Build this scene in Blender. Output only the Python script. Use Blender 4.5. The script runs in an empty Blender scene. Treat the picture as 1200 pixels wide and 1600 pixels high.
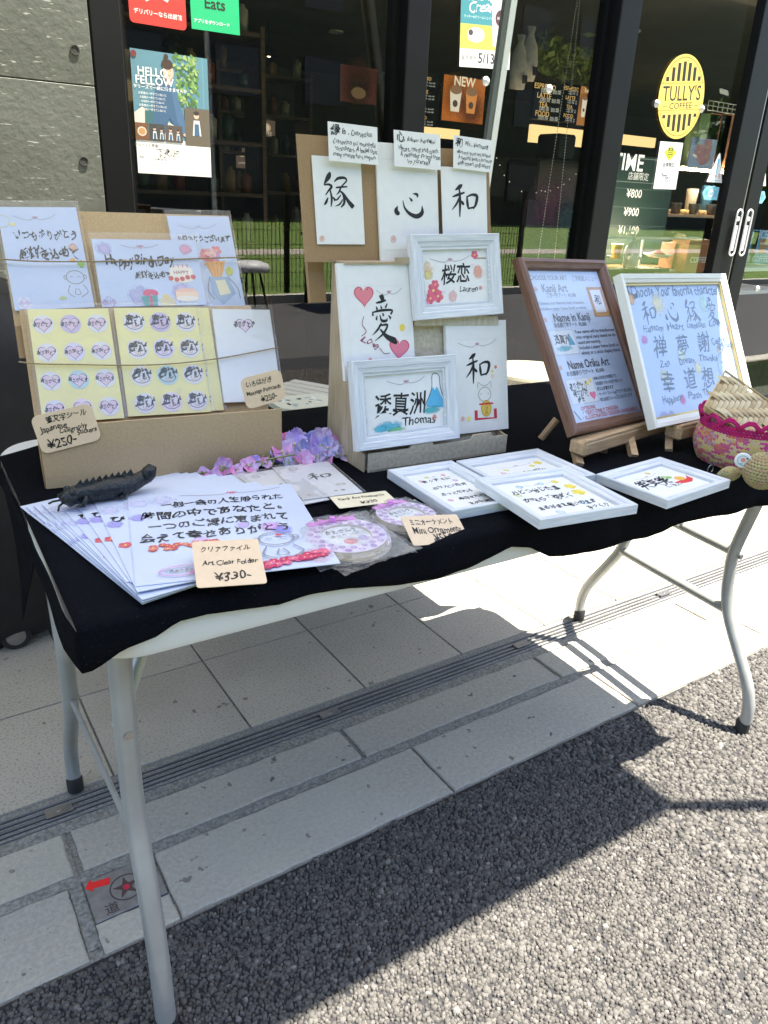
import bpy, bmesh, math, random
import numpy as np
from mathutils import Vector, Matrix, noise
random.seed(7); RNG = np.random.default_rng(7)
S = bpy.context.scene; C = S.collection
# ------------------------------------------------------------------ camera
CAMH = 1.15
RC = Matrix(((0.83776969, 0.17791693, -0.51622429), (-0.54428474, 0.34750546, -0.76354049), (0.04354398, 0.92064408, 0.38796701)))
cd = bpy.data.cameras.new('camera'); cam = bpy.data.objects.new('camera', cd); C.objects.link(cam)
cd.sensor_fit = 'VERTICAL'; cd.sensor_height = 24; cd.lens = 24 * 1185 / 1600; cd.clip_end = 400; cd.clip_start = 0.02
cam.matrix_world = Matrix.Translation((0, 0, CAMH)) @ RC.to_4x4(); S.camera = cam
# ------------------------------------------------------------------ sky, sun, exposure
SUN = Vector((0.31, -0.17, 1.0)).normalized()
W = bpy.data.worlds.new("World"); S.world = W; W.use_nodes = True
nt = W.node_tree; bg = nt.nodes['Background']; sky = nt.nodes.new('ShaderNodeTexSky'); sky.sky_type = 'NISHITA'
sky.sun_disc = False; sky.sun_elevation = math.asin(SUN.z); sky.sun_rotation = math.atan2(SUN.x, SUN.y)
nt.links.new(sky.outputs[0], bg.inputs[0]); bg.inputs[1].default_value = 0.105
sl = bpy.data.lights.new('sun', 'SUN'); sl.energy = 4.8; sl.angle = math.radians(0.5); sl.color = (1, 0.93, 0.82)
so = bpy.data.objects.new('sun', sl); C.objects.link(so); so.rotation_euler = SUN.to_track_quat('Z', 'Y').to_euler()
S.view_settings.view_transform = 'Standard'; S.view_settings.look = 'None'; S.view_settings.gamma = 1
S.view_settings.use_curve_mapping = False; S.view_settings.exposure = 2.3
S.render.engine = 'CYCLES'
S.cycles.caustics_reflective = False; S.cycles.caustics_refractive = False
S.cycles.max_bounces = 10; S.cycles.transparent_max_bounces = 24

# ------------------------------------------------------------------ geometry helpers
def ray(px, py):
    return RC @ Vector(((px - 600) / 1185, -(py - 800) / 1185, -1))
EYE = Vector((0, 0, CAMH))
class Plane:
    def __init__(s, p, u, tilt=None):      # u: horizontal direction angle (deg); tilt: degrees back from vertical (90 = lying)
        a = math.radians(u); t = math.radians(tilt)
        s.p = Vector(p); s.u = Vector((math.cos(a), math.sin(a), 0)); b = Vector((-math.sin(a), math.cos(a), 0))
        s.v = b * math.sin(t) + Vector((0, 0, math.cos(t))); s.n = s.u.cross(s.v)
    def hit(s, px, py):
        r = ray(px, py); return EYE + r * ((s.p - EYE).dot(s.n) / r.dot(s.n))
def PY(px, py, Y):
    r = ray(px, py); return EYE + r * (Y / r.y)
def PX(px, py, X):
    r = ray(px, py); return EYE + r * (X / r.x)
def PZ(px, py, z=0):
    r = ray(px, py); return EYE + r * ((z - CAMH) / r.z)
def rect(pl, TL, TR, BR, BL, lift=0.0, free=False):
    a, b, c, d = [pl.hit(*q) for q in (TL, TR, BR, BL)]
    cen = (a + b + c + d) / 4; u = ((b - a) + (c - d)); w = (b - a).length * .5 + (c - d).length * .5
    vv = ((a - d) + (b - c)); h = vv.length * .5
    u.normalize(); vv.normalize(); v0 = pl.n.cross(u); v = (v0 + vv).normalized(); u = v.cross(pl.n)
    m = Matrix((u, v, pl.n)).transposed().to_4x4(); m.translation = cen + pl.n * lift
    return m, w, h
class MB:
    def __init__(s): s.v = []; s.f = []; s.mi = []
    def add(s, vs, fs, mi=0, M=None):
        o = len(s.v); s.v += [tuple(M @ Vector(v)) for v in vs] if M else [tuple(v) for v in vs]
        s.f += [tuple(i + o for i in f) for f in fs]; s.mi += [mi] * len(fs); return s
    def box(s, c, d, mi=0, M=None, bev=0):
        x, y, z = c; a, b, e = d[0] / 2, d[1] / 2, d[2] / 2
        if bev > 0:
            k = bev; pts = []
            for zz, i in ((-e, k), (-e + k, 0), (e - k, 0), (e, k)):
                A, B = a - i, b - i
                pts += [(x - A + (k - i), y - B, z + zz), (x + A - (k - i), y - B, z + zz), (x + A, y - B + (k - i), z + zz), (x + A, y + B - (k - i), z + zz),
                        (x + A - (k - i), y + B, z + zz), (x - A + (k - i), y + B, z + zz), (x - A, y + B - (k - i), z + zz), (x - A, y - B + (k - i), z + zz)]
            fs = [tuple(range(7, -1, -1)), tuple(range(24, 32))]
            for r in range(3):
                for i in range(8): j = (i + 1) % 8; fs.append((r * 8 + i, r * 8 + j, r * 8 + 8 + j, r * 8 + 8 + i))
            return s.add(pts, fs, mi, M)
        vs = [(x + i * a, y + j * b, z + k * e) for k in (-1, 1) for j in (-1, 1) for i in (-1, 1)]
        return s.add(vs, [(0, 2, 3, 1), (4, 5, 7, 6), (0, 1, 5, 4), (2, 6, 7, 3), (0, 4, 6, 2), (1, 3, 7, 5)], mi, M)
    def tube(s, pts, r, n=10, mi=0, cap=True, flat=1.0):
        pts = [Vector(p) for p in pts]; o = []; N = len(pts); ref = None
        for i, p in enumerate(pts):
            t = (pts[min(i + 1, N - 1)] - pts[max(i - 1, 0)]).normalized()
            if ref is None: ref = t.orthogonal().normalized()
            a = (ref - t * ref.dot(t)).normalized(); ref = a; b = t.cross(a); rr = r[i] if isinstance(r, (list, tuple)) else r
            o += [p + a * math.cos(2 * math.pi * k / n) * rr + b * math.sin(2 * math.pi * k / n) * rr * flat for k in range(n)]
        fs = [(i * n + k, i * n + (k + 1) % n, (i + 1) * n + (k + 1) % n, (i + 1) * n + k) for i in range(N - 1) for k in range(n)]
        if cap: fs += [tuple(range(n - 1, -1, -1)), tuple(range((N - 1) * n, N * n))]
        return s.add(o, fs, mi)
    def lathe(s, prof, n=24, mi=0, M=None, sy=1.0):
        vs = [(r * math.cos(2 * math.pi * k / n), r * math.sin(2 * math.pi * k / n) * sy, z) for r, z in prof for k in range(n)]
        fs = [(i * n + k, i * n + (k + 1) % n, (i + 1) * n + (k + 1) % n, (i + 1) * n + k) for i in range(len(prof) - 1) for k in range(n)]
        if prof[0][0] > 1e-5: fs.append(tuple(range(n - 1, -1, -1)))
        if prof[-1][0] > 1e-5: fs.append(tuple(range((len(prof) - 1) * n, len(prof) * n)))
        return s.add(vs, fs, mi, M)
    def prism(s, poly, z0, z1, mi=0, M=None):
        n = len(poly); vs = [(x, y, z0) for x, y in poly] + [(x, y, z1) for x, y in poly]
        return s.add(vs, [tuple(range(n - 1, -1, -1)), tuple(range(n, 2 * n))] + [(i, (i + 1) % n, (i + 1) % n + n, i + n) for i in range(n)], mi, M)
    def grid(s, fn, nu, nv, mi=0):
        vs = [fn(i / nu, j / nv) for j in range(nv + 1) for i in range(nu + 1)]
        return s.add(vs, [(j * (nu + 1) + i, j * (nu + 1) + i + 1, (j + 1) * (nu + 1) + i + 1, (j + 1) * (nu + 1) + i) for j in range(nv) for i in range(nu)], mi)
    def build(s, name, mats, parent=None, M=None, smooth=False, sharp=None):
        me = bpy.data.meshes.new(name); me.from_pydata(s.v, [], s.f)
        for m in (mats if isinstance(mats, (list, tuple)) else [mats]): me.materials.append(m)
        if len(me.materials) > 1: me.polygons.foreach_set('material_index', s.mi)
        me.update()
        if smooth:
            me.polygons.foreach_set('use_smooth', [True] * len(me.polygons))
            if sharp is not None:
                try: me.set_sharp_from_angle(angle=math.radians(sharp))
                except Exception: pass
        return link(name, me, parent, M)
def link(name, me, parent=None, M=None):
    o = bpy.data.objects.new(name, me); C.objects.link(o)
    if M is not None: o.matrix_world = M if parent is None else Matrix()
    if parent is not None:
        o.parent = parent
        if M is not None: o.matrix_local = M
    return o
def empty(name, loc=(0, 0, 0), rz=0, M=None):
    o = bpy.data.objects.new(name, None); C.objects.link(o); o.empty_display_size = .05
    o.matrix_world = M if M is not None else (Matrix.Translation(loc) @ Matrix.Rotation(rz, 4, 'Z')); return o
def tag(o, label, cat, group=None):
    o['label'] = label; o['category'] = cat
    if group: o['group'] = group
    return o
def struct(o): o['kind'] = 'structure'; return o
def stuff(o): o['kind'] = 'stuff'; return o
def solid(o, t, offset=-1):
    m = o.modifiers.new('s', 'SOLIDIFY'); m.thickness = t; m.offset = offset; return o

# ------------------------------------------------------------------ materials
MATS = {}
def mat(name, col=(.5, .5, .5), rough=.6, metal=0, spec=.5, noise_amt=0, noise_scale=20, stretch=(1, 1, 1), bump=0, bump_scale=60, col2=None, alpha=1, trans=0, coat=0, coords='Object', detail=4, emit=None, estr=0, contrast=None, sheen=0):
    if name in MATS: return MATS[name]
    m = bpy.data.materials.new(name); m.use_nodes = True; n = m.node_tree.nodes; L = m.node_tree.links; b = n['Principled BSDF']
    b.inputs['Base Color'].default_value = (*col, 1); b.inputs['Roughness'].default_value = rough; b.inputs['Metallic'].default_value = metal
    b.inputs['Specular IOR Level'].default_value = spec; b.inputs['Alpha'].default_value = alpha; b.inputs['Transmission Weight'].default_value = trans
    b.inputs['Coat Weight'].default_value = coat; b.inputs['Sheen Weight'].default_value = sheen
    if emit: b.inputs['Emission Color'].default_value = (*emit, 1); b.inputs['Emission Strength'].default_value = estr
    tc = n.new('ShaderNodeTexCoord'); mp = n.new('ShaderNodeMapping'); mp.inputs['Scale'].default_value = stretch
    L.new(tc.outputs[coords], mp.inputs[0])
    if noise_amt or col2:
        tx = n.new('ShaderNodeTexNoise'); tx.inputs['Scale'].default_value = noise_scale; tx.inputs['Detail'].default_value = detail; L.new(mp.outputs[0], tx.inputs[0])
        cr = n.new('ShaderNodeValToRGB'); lo, hi = contrast or (.35, .68)
        cr.color_ramp.elements[0].position = lo; cr.color_ramp.elements[1].position = hi
        c2 = col2 or tuple(max(0, c * (1 - noise_amt)) for c in col)
        cr.color_ramp.elements[0].color = (*c2, 1); cr.color_ramp.elements[1].color = (*col, 1)
        L.new(tx.outputs[0], cr.inputs[0]); L.new(cr.outputs[0], b.inputs['Base Color'])
    if bump:
        t2 = n.new('ShaderNodeTexNoise'); t2.inputs['Scale'].default_value = bump_scale; t2.inputs['Detail'].default_value = 5; L.new(mp.outputs[0], t2.inputs[0])
        bp = n.new('ShaderNodeBump'); bp.inputs['Strength'].default_value = bump; bp.inputs['Distance'].default_value = .003; L.new(t2.outputs[0], bp.inputs['Height']); L.new(bp.outputs[0], b.inputs['Normal'])
    MATS[name] = m; return m
def multi(m, scale, amt, lo=.3, hi=.7, col=(0, 0, 0), detail=2, stretch=(1, 1, 1)):
    """overlay a second scale of variation (blotches or specks) onto a material's base colour"""
    n = m.node_tree.nodes; L = m.node_tree.links; b = n['Principled BSDF']; inp = b.inputs['Base Color']
    tc = n.new('ShaderNodeTexCoord'); mp = n.new('ShaderNodeMapping'); mp.inputs['Scale'].default_value = stretch; L.new(tc.outputs['Object'], mp.inputs[0])
    oi = n.new('ShaderNodeObjectInfo'); ad = n.new('ShaderNodeVectorMath'); ad.operation = 'ADD'; L.new(mp.outputs[0], ad.inputs[0])
    sc = n.new('ShaderNodeVectorMath'); sc.operation = 'SCALE'; sc.inputs[0].default_value = (37, 17, 53); L.new(oi.outputs['Random'], sc.inputs['Scale']); L.new(sc.outputs[0], ad.inputs[1])
    t = n.new('ShaderNodeTexNoise'); t.inputs['Scale'].default_value = scale; t.inputs['Detail'].default_value = detail; L.new(ad.outputs[0], t.inputs[0])
    r = n.new('ShaderNodeMapRange'); r.inputs['From Min'].default_value = lo; r.inputs['From Max'].default_value = hi; r.inputs['To Max'].default_value = amt; L.new(t.outputs[0], r.inputs[0])
    mx = n.new('ShaderNodeMix'); mx.data_type = 'RGBA'; L.new(r.outputs[0], mx.inputs['Factor'])
    if inp.is_linked: L.new(inp.links[0].from_socket, mx.inputs['A'])
    else: mx.inputs['A'].default_value = inp.default_value
    mx.inputs['B'].default_value = (*col, 1); L.new(mx.outputs['Result'], inp); return m
def wood(name, c1, c2, scale=14, stretch=(1.2, 14, 14), rough=.5, dist=1.5):
    m = mat(name, c1, rough, col2=c2, noise_scale=scale, stretch=stretch, detail=6, bump=.25, bump_scale=scale * 2)
    return multi(m, 3, .12, stretch=(1, 4, 4))
def clear(name, ior_fac=.08, graz=.5, rough=.03, tint=(1, 1, 1), haze=0.0, bump=0, bscale=15):
    m = bpy.data.materials.new(name); m.use_nodes = True; n = m.node_tree.nodes; L = m.node_tree.links; n.clear()
    out = n.new('ShaderNodeOutputMaterial'); t = n.new('ShaderNodeBsdfTransparent'); t.inputs[0].default_value = (*tint, 1)
    g = n.new('ShaderNodeBsdfGlossy'); g.inputs['Roughness'].default_value = rough
    lw = n.new('ShaderNodeLayerWeight'); lw.inputs[0].default_value = .35
    mr = n.new('ShaderNodeMapRange'); mr.inputs['To Min'].default_value = ior_fac; mr.inputs['To Max'].default_value = graz; L.new(lw.outputs['Facing'], mr.inputs[0])
    pw = n.new('ShaderNodeMath'); pw.operation = 'POWER'; pw.inputs[1].default_value = 2.5; L.new(lw.outputs['Facing'], pw.inputs[0]); L.new(pw.outputs[0], mr.inputs[0])
    ms = n.new('ShaderNodeMixShader'); L.new(mr.outputs[0], ms.inputs[0]); L.new(t.outputs[0], ms.inputs[1]); L.new(g.outputs[0], ms.inputs[2])
    last = ms
    if haze:
        d = n.new('ShaderNodeBsdfDiffuse'); d.inputs[0].default_value = (.8, .8, .8, 1); m2 = n.new('ShaderNodeMixShader'); m2.inputs[0].default_value = haze
        L.new(ms.outputs[0], m2.inputs[1]); L.new(d.outputs[0], m2.inputs[2]); last = m2
    if bump:
        tc = n.new('ShaderNodeTexCoord'); tx = n.new('ShaderNodeTexNoise'); tx.inputs['Scale'].default_value = bscale; tx.inputs['Detail'].default_value = 3; tx.inputs['Distortion'].default_value = 1.5
        L.new(tc.outputs['Object'], tx.inputs[0]); bp = n.new('ShaderNodeBump'); bp.inputs['Strength'].default_value = bump; bp.inputs['Distance'].default_value = .01
        L.new(tx.outputs[0], bp.inputs['Height']); L.new(bp.outputs[0], g.inputs['Normal'])
    L.new(last.outputs[0], out.inputs[0]); MATS[name] = m; return m
def printed():
    m = bpy.data.materials.new('printed_ink'); m.use_nodes = True; n = m.node_tree.nodes; L = m.node_tree.links; b = n['Principled BSDF']; b.inputs['Roughness'].default_value = .55
    a = n.new('ShaderNodeVertexColor'); a.layer_name = 'Col'; L.new(a.outputs[0], b.inputs['Base Color'])
    w = bpy.data.materials.new('watercolour'); w.use_nodes = True; n = w.node_tree.nodes; L = w.node_tree.links; b = n['Principled BSDF']; b.inputs['Roughness'].default_value = .6
    a = n.new('ShaderNodeVertexColor'); a.layer_name = 'Col'; L.new(a.outputs[0], b.inputs['Base Color'])
    uv = n.new('ShaderNodeUVMap'); uv.uv_map = 'UV'; ln = n.new('ShaderNodeVectorMath'); ln.operation = 'LENGTH'; L.new(uv.outputs[0], ln.inputs[0])
    tc = n.new('ShaderNodeTexCoord'); tx = n.new('ShaderNodeTexNoise'); tx.inputs['Scale'].default_value = 90; L.new(tc.outputs['Object'], tx.inputs[0])
    mu = n.new('ShaderNodeMath'); mu.operation = 'MULTIPLY_ADD'; mu.inputs[1].default_value = .9; mu.inputs[2].default_value = -.45; L.new(tx.outputs[0], mu.inputs[0])
    ad = n.new('ShaderNodeMath'); L.new(mu.outputs[0], ad.inputs[0]); L.new(ln.outputs['Value'], ad.inputs[1])
    r = n.new('ShaderNodeMapRange'); r.inputs['From Min'].default_value = .35; r.inputs['From Max'].default_value = .98; r.inputs['To Min'].default_value = .8; r.inputs['To Max'].default_value = 0; L.new(ad.outputs[0], r.inputs[0])
    m3 = n.new('ShaderNodeMath'); m3.operation = 'MULTIPLY'; L.new(r.outputs[0], m3.inputs[0]); L.new(a.outputs['Alpha'], m3.inputs[1]); L.new(m3.outputs[0], b.inputs['Alpha'])
    return m, w
INK, WCOL = printed()
GLOWINK = INK.copy(); GLOWINK.name = 'self_lit_print'; _b = GLOWINK.node_tree.nodes['Principled BSDF']; GLOWINK.node_tree.links.new(_b.inputs['Base Color'].links[0].from_socket, _b.inputs['Emission Color']); _b.inputs['Emission Strength'].default_value = .22  # print given its own faint glow to stand in for shop lighting
PAPER = mat('paper', (.80, .80, .79), .55, noise_amt=.04, noise_scale=60)
PAPERB = mat('pale_blue_print_paper', (.50, .60, .84), .4, noise_amt=.06, noise_scale=12)
KRAFT = multi(mat('kraft_board', (.50, .355, .20), .8, noise_amt=.14, noise_scale=260, bump=.15, bump_scale=400), 9, .12, col=(.55, .43, .28))
KRAFTD = multi(mat('kraft_board_brown', (.36, .235, .12), .8, noise_amt=.12, noise_scale=260), 9, .1)
PEACH = mat('peach_card', (.80, .60, .40), .7, noise_amt=.06, noise_scale=90)
CREAM = mat('cream_card', (.78, .70, .50), .7, noise_amt=.06, noise_scale=90)
YELLOW = mat('yellow_backing_sheet', (.80, .74, .34), .5, noise_amt=.05, noise_scale=30)
BEIGEW = wood('beige_woodgrain_board', (.56, .46, .33), (.40, .31, .20), 9, (1.5, 16, 1.5))
BEIGEWV = wood('pale_woodgrain_board', (.64, .57, .44), (.48, .41, .30), 9, (16, 1.6, 16))
WHITEW = wood('whitewashed_wood', (.78, .79, .80), (.60, .64, .70), 10, (2, 26, 26), .55)
BROWNW = wood('brown_wood_moulding', (.21, .105, .062), (.13, .06, .035), 14, (2, 30, 30), .4)
PINE = wood('pine_wood', (.60, .42, .25), (.46, .29, .15), 10, (2, 22, 22), .5)
CLOTH = multi(mat('black_cloth', (.0045, .0055, .008), .95, spec=.06, noise_amt=.4, noise_scale=300, bump=.5, bump_scale=700), 14, .5, .5, .8, (.008, .009, .012))
multi(CLOTH, 420, .5, .70, .74, (.06, .06, .07))
PLASTIC = mat('white_plastic', (.74, .74, .72), .45, bump=.06, bump_scale=300)
STEEL = multi(mat('grey_painted_steel', (.40, .41, .39), .30, metal=.3, noise_amt=.1, noise_scale=30), 8, .25, .45, .75, (.22, .22, .2))
BLACKP = mat('black_plastic', (.007, .007, .008), .5, spec=.3)
RUBBER = mat('rubber', (.02, .02, .02), .7)
BLACKM = mat('black_window_frame', (.004, .0045, .005), .45, spec=.25, noise_amt=.3, noise_scale=6)
METAL = mat('brushed_metal', (.42, .42, .41), .35, metal=.9, noise_amt=.25, noise_scale=12, stretch=(1, 30, 30))
DARKM = mat('dark_metal', (.06, .06, .065), .35, metal=.8)
FILM = clear('clear_film', .08, .7, .05, haze=.10, bump=.8, bscale=30)
SLEEVE = clear('clear_sleeve', .05, .6, .08, haze=.06, bump=.35, bscale=14)
ACRYL = clear('clear_acrylic', .05, .6, .03, haze=.03)
GLASS = clear('window_glass', .125, .98, .0, tint=(.80, .84, .83), bump=.012, bscale=1.1)
PICGL = clear('picture_glass', .06, .5, .02, haze=.02)

# ------------------------------------------------------------------ printed marks: everything flat on paper is one 'artwork' or 'lettering' mesh
TXT = {}
def text_geo(s, bold=0.0, res=2):
    k = (s, bold, res)
    if k not in TXT:
        cu = bpy.data.curves.new('t', 'FONT'); cu.body = s; cu.resolution_u = res; cu.offset = bold; cu.size = 1
        cu.align_x = 'LEFT'; o = bpy.data.objects.new('t', cu); me = bpy.data.meshes.new_from_object(o)
        v = np.array([q.co[:2] for q in me.vertices]) if len(me.vertices) else np.zeros((0, 2))
        f = [tuple(p.vertices) for p in me.polygons]
        bpy.data.objects.remove(o); bpy.data.curves.remove(cu); bpy.data.meshes.remove(me)
        if len(v): 
            v[:, 0] -= (v[:, 0].min() + v[:, 0].max()) / 2
        TXT[k] = (v, f)
    return TXT[k]
K = (.012, .012, .014)
class Art:
    def __init__(s, w, h, z=.0003): s.w = w; s.h = h; s.z = z; s.v = []; s.f = []; s.c = []; s.uv = []; s.m = []; s.k = 0
    def P(s, fx, fy): return ((fx - .5) * s.w, (.5 - fy) * s.h)
    def put(s, vs, fs, col, mi=0, uv=None, a=1):
        s.k += 1; z = s.z + s.k * .000006; o = len(s.v); s.v += [(x, y, z) for x, y in vs]
        s.uv += list(uv) if uv is not None else [(0, 0)] * len(vs)
        for f in fs: s.f.append(tuple(i + o for i in f)); s.c.append((*col, a)); s.m.append(mi)
    def text(s, t, fx, fy, size, col=K, bold=0.0, shear=0, rot=0, align='c', hand=0, wid=None, asp=1, res=2, seed=0, tall=0):
        v, f = text_geo(t, bold, res)
        if not len(v): return
        v = v.copy(); ext = v[:, 0].max() - v[:, 0].min()
        if hand:
            r = random.Random(t + str(seed)); p = [r.uniform(0, 6.3) for _ in range(8)]
            x, y = v[:, 0].copy(), v[:, 1].copy()
            v[:, 0] += hand * (.10 * np.sin(3.1 * x + 5.3 * y + p[0]) + .05 * np.sin(9 * y + 7 * x + p[1]))
            v[:, 1] += hand * (.12 * np.sin(2.3 * x + p[2]) + .07 * np.sin(6.5 * x + 3 * y + p[3]) + .03 * np.sin(13 * x - 8 * y + p[4]))
            v[:, 0] += .12 * y * hand
        v[:, 1] -= .33; v[:, 0] += shear * v[:, 1]
        sz = size * s.w
        if wid: sz_x = wid * s.w / max(ext, .01)
        else: sz_x = sz * asp
        if wid and not tall: sz = min(sz, (1.4 if hand >= .7 else 1.22) * sz_x)
        v[:, 0] *= sz_x; v[:, 1] *= sz
        if align == 'l': v[:, 0] -= v[:, 0].min()
        if rot: c_, s_ = math.cos(rot), math.sin(rot); v = np.stack([v[:, 0] * c_ - v[:, 1] * s_, v[:, 0] * s_ + v[:, 1] * c_], 1)
        x0, y0 = s.P(fx, fy); s.put([(a + x0, b + y0) for a, b in v], f, col)
    def smooth(s, pts, n=5):
        P = [np.array(p, float) for p in pts]; P = [2 * P[0] - P[1]] + P + [2 * P[-1] - P[-2]]; out = []
        for i in range(1, len(P) - 2):
            for k in range(n):
                t = k / n; a, b, c, d = P[i - 1:i + 3]
                out.append(.5 * (2 * b + (c - a) * t + (2 * a - 5 * b + 4 * c - d) * t * t + (3 * b - a - 3 * c + d) * t ** 3))
        out.append(P[-2]); return out
    def stroke(s, pts, col=K, x=0.5, y=.5, sz=1, sy=None, a=1, n=5, wk=1):  # pts (px,py,w) in unit box, y up, placed with its lower-left at fraction x,y
        q = s.smooth(pts, n); x0, y0 = s.P(x, y); S_ = sz * s.w; SY = (sy or sz) * s.w; L = []; N = len(q)
        for i in range(N):
            d = q[min(i + 1, N - 1)][:2] - q[max(i - 1, 0)][:2]; d = d / (np.linalg.norm(d) + 1e-9); w = max(q[i][2], .004) * .5 * wk
            nx, ny = -d[1] * w, d[0] * w
            L.append(((q[i][0] + nx) * S_ + x0, (q[i][1] + ny) * SY + y0)); L.append(((q[i][0] - nx) * S_ + x0, (q[i][1] - ny) * SY + y0))
        s.put(L, [(2 * i, 2 * i + 1, 2 * i + 3, 2 * i + 2) for i in range(N - 1)], col, a=a)
    def brush(s, key, cx, cy, sz, col=K, wk=1, sy=None):
        sy = sy or sz
        for st in BR[key]: s.stroke(st, col, cx - sz / 2, cy + sy / 2 * s.w / s.h, sz, sy=sy, wk=wk)
    def ell(s, fx, fy, rx, ry, col, n=20, soft=False, a=1, rot=0):
        x0, y0 = s.P(fx, fy); rx *= s.w; ry *= s.w; c_, s_ = math.cos(rot), math.sin(rot)
        vs = [(x0, y0)] + [(x0 + rx * math.cos(t) * c_ - ry * math.sin(t) * s_, y0 + rx * math.cos(t) * s_ + ry * math.sin(t) * c_) for t in [2 * math.pi * i / n for i in range(n)]]
        uv = [(0, 0)] + [(math.cos(2 * math.pi * i / n), math.sin(2 * math.pi * i / n)) for i in range(n)]
        s.put(vs, [(0, i + 1, (i + 1) % n + 1) for i in range(n)], col, 1 if soft else 0, uv, a)
    def blob(s, fx, fy, r, col, a=1, ry=None): s.ell(fx, fy, r, ry or r, col, 16, True, a)
    def ring(s, fx, fy, rx, ry, t, col, n=28, a0=0, a1=2 * math.pi):
        x0, y0 = s.P(fx, fy); vs = []
        for i in range(n + 1):
            th = a0 + (a1 - a0) * i / n
            for k in (rx, rx - t): vs.append((x0 + k * s.w * math.cos(th), y0 + (k - rx + ry) * s.w * math.sin(th)))
        s.put(vs, [(2 * i, 2 * i + 1, 2 * i + 3, 2 * i + 2) for i in range(n)], col)
    def poly(s, pts, col, a=1):
        vs = [s.P(*p) for p in pts]; s.put(vs, [tuple(range(len(vs)))], col, a=a)
    def box(s, x0, y0, x1, y1, col): s.poly([(x0, y1), (x1, y1), (x1, y0), (x0, y0)], col)
    def line(s, pts, t, col, n=4):
        p2 = [(p[0], (1 - p[1]) * s.h / s.w, t) for p in pts]; s.stroke(p2, col, 0, 1, 1, n=n)
    def heart(s, cx, cy, r, col, out=(.55, .05, .12), rot=0):
        pts = []
        for i in range(26):
            t = 2 * math.pi * i / 26; x = 16 * math.sin(t) ** 3 / 17; y = (13 * math.cos(t) - 5 * math.cos(2 * t) - 2 * math.cos(3 * t) - math.cos(4 * t)) / 17
            c_, s_ = math.cos(rot), math.sin(rot); pts.append((cx + r * (x * c_ - y * s_), cy - r * (x * s_ + y * c_) * s.w / s.h))
        if out: s.poly([(cx + (p[0] - cx) * 1.1, cy + (p[1] - cy) * 1.1) for p in pts], out)
        s.poly(pts, col)
    def flower(s, cx, cy, r, col, n=5, c2=(.8, .65, .2)):
        for i in range(n):
            t = 2 * math.pi * i / n + .3; s.ell(cx + math.cos(t) * r * .55, cy + math.sin(t) * r * .55 * s.w / s.h, r * .45, r * .42, tuple(c * (1 - .15 * (i % 2)) for c in col), 8)
        s.ell(cx, cy, r * .2, r * .2, c2, 6)
    def cord(s, x0, x1, y, col=(.45, .12, .22), sag=.03):   # thin ribbon cord with a small bow
        xm = (x0 + x1) / 2; L_ = x1 - x0
        s.line([(x0, y - sag * .4), (x0 + L_ * .2, y + sag * .6), (xm - L_ * .12, y + sag), (xm, y)], .006, (.35, .33, .38))
        s.line([(xm, y), (xm + L_ * .12, y + sag * .8), (x1 - L_ * .15, y + sag * .2), (x1, y - sag)], .006, (.35, .33, .38))
        for k in (-1, 1): s.ring(xm + k * .016, y, .016, .010, .005, col, 10)
        for k in (-1, 1): s.line([(xm, y), (xm + k * .012, y + .03 * s.w / s.h)], .005, col, 1)
    def build(s, name, parent, lit=False):
        me = bpy.data.meshes.new(name); me.from_pydata(s.v, [], s.f); me.materials.append(GLOWINK if lit else INK); me.materials.append(WCOL)
        me.polygons.foreach_set('material_index', s.m)
        ca = me.color_attributes.new('Col', 'FLOAT_COLOR', 'CORNER'); uv = me.uv_layers.new(name='UV')
        cols = []; uvs = []
        for f, c in zip(s.f, s.c):
            for i in f: cols += c; uvs += s.uv[i]
        ca.data.foreach_set('color', cols); uv.data.foreach_set('uv', uvs); me.update()
        return link(name, me, parent, Matrix())
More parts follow.
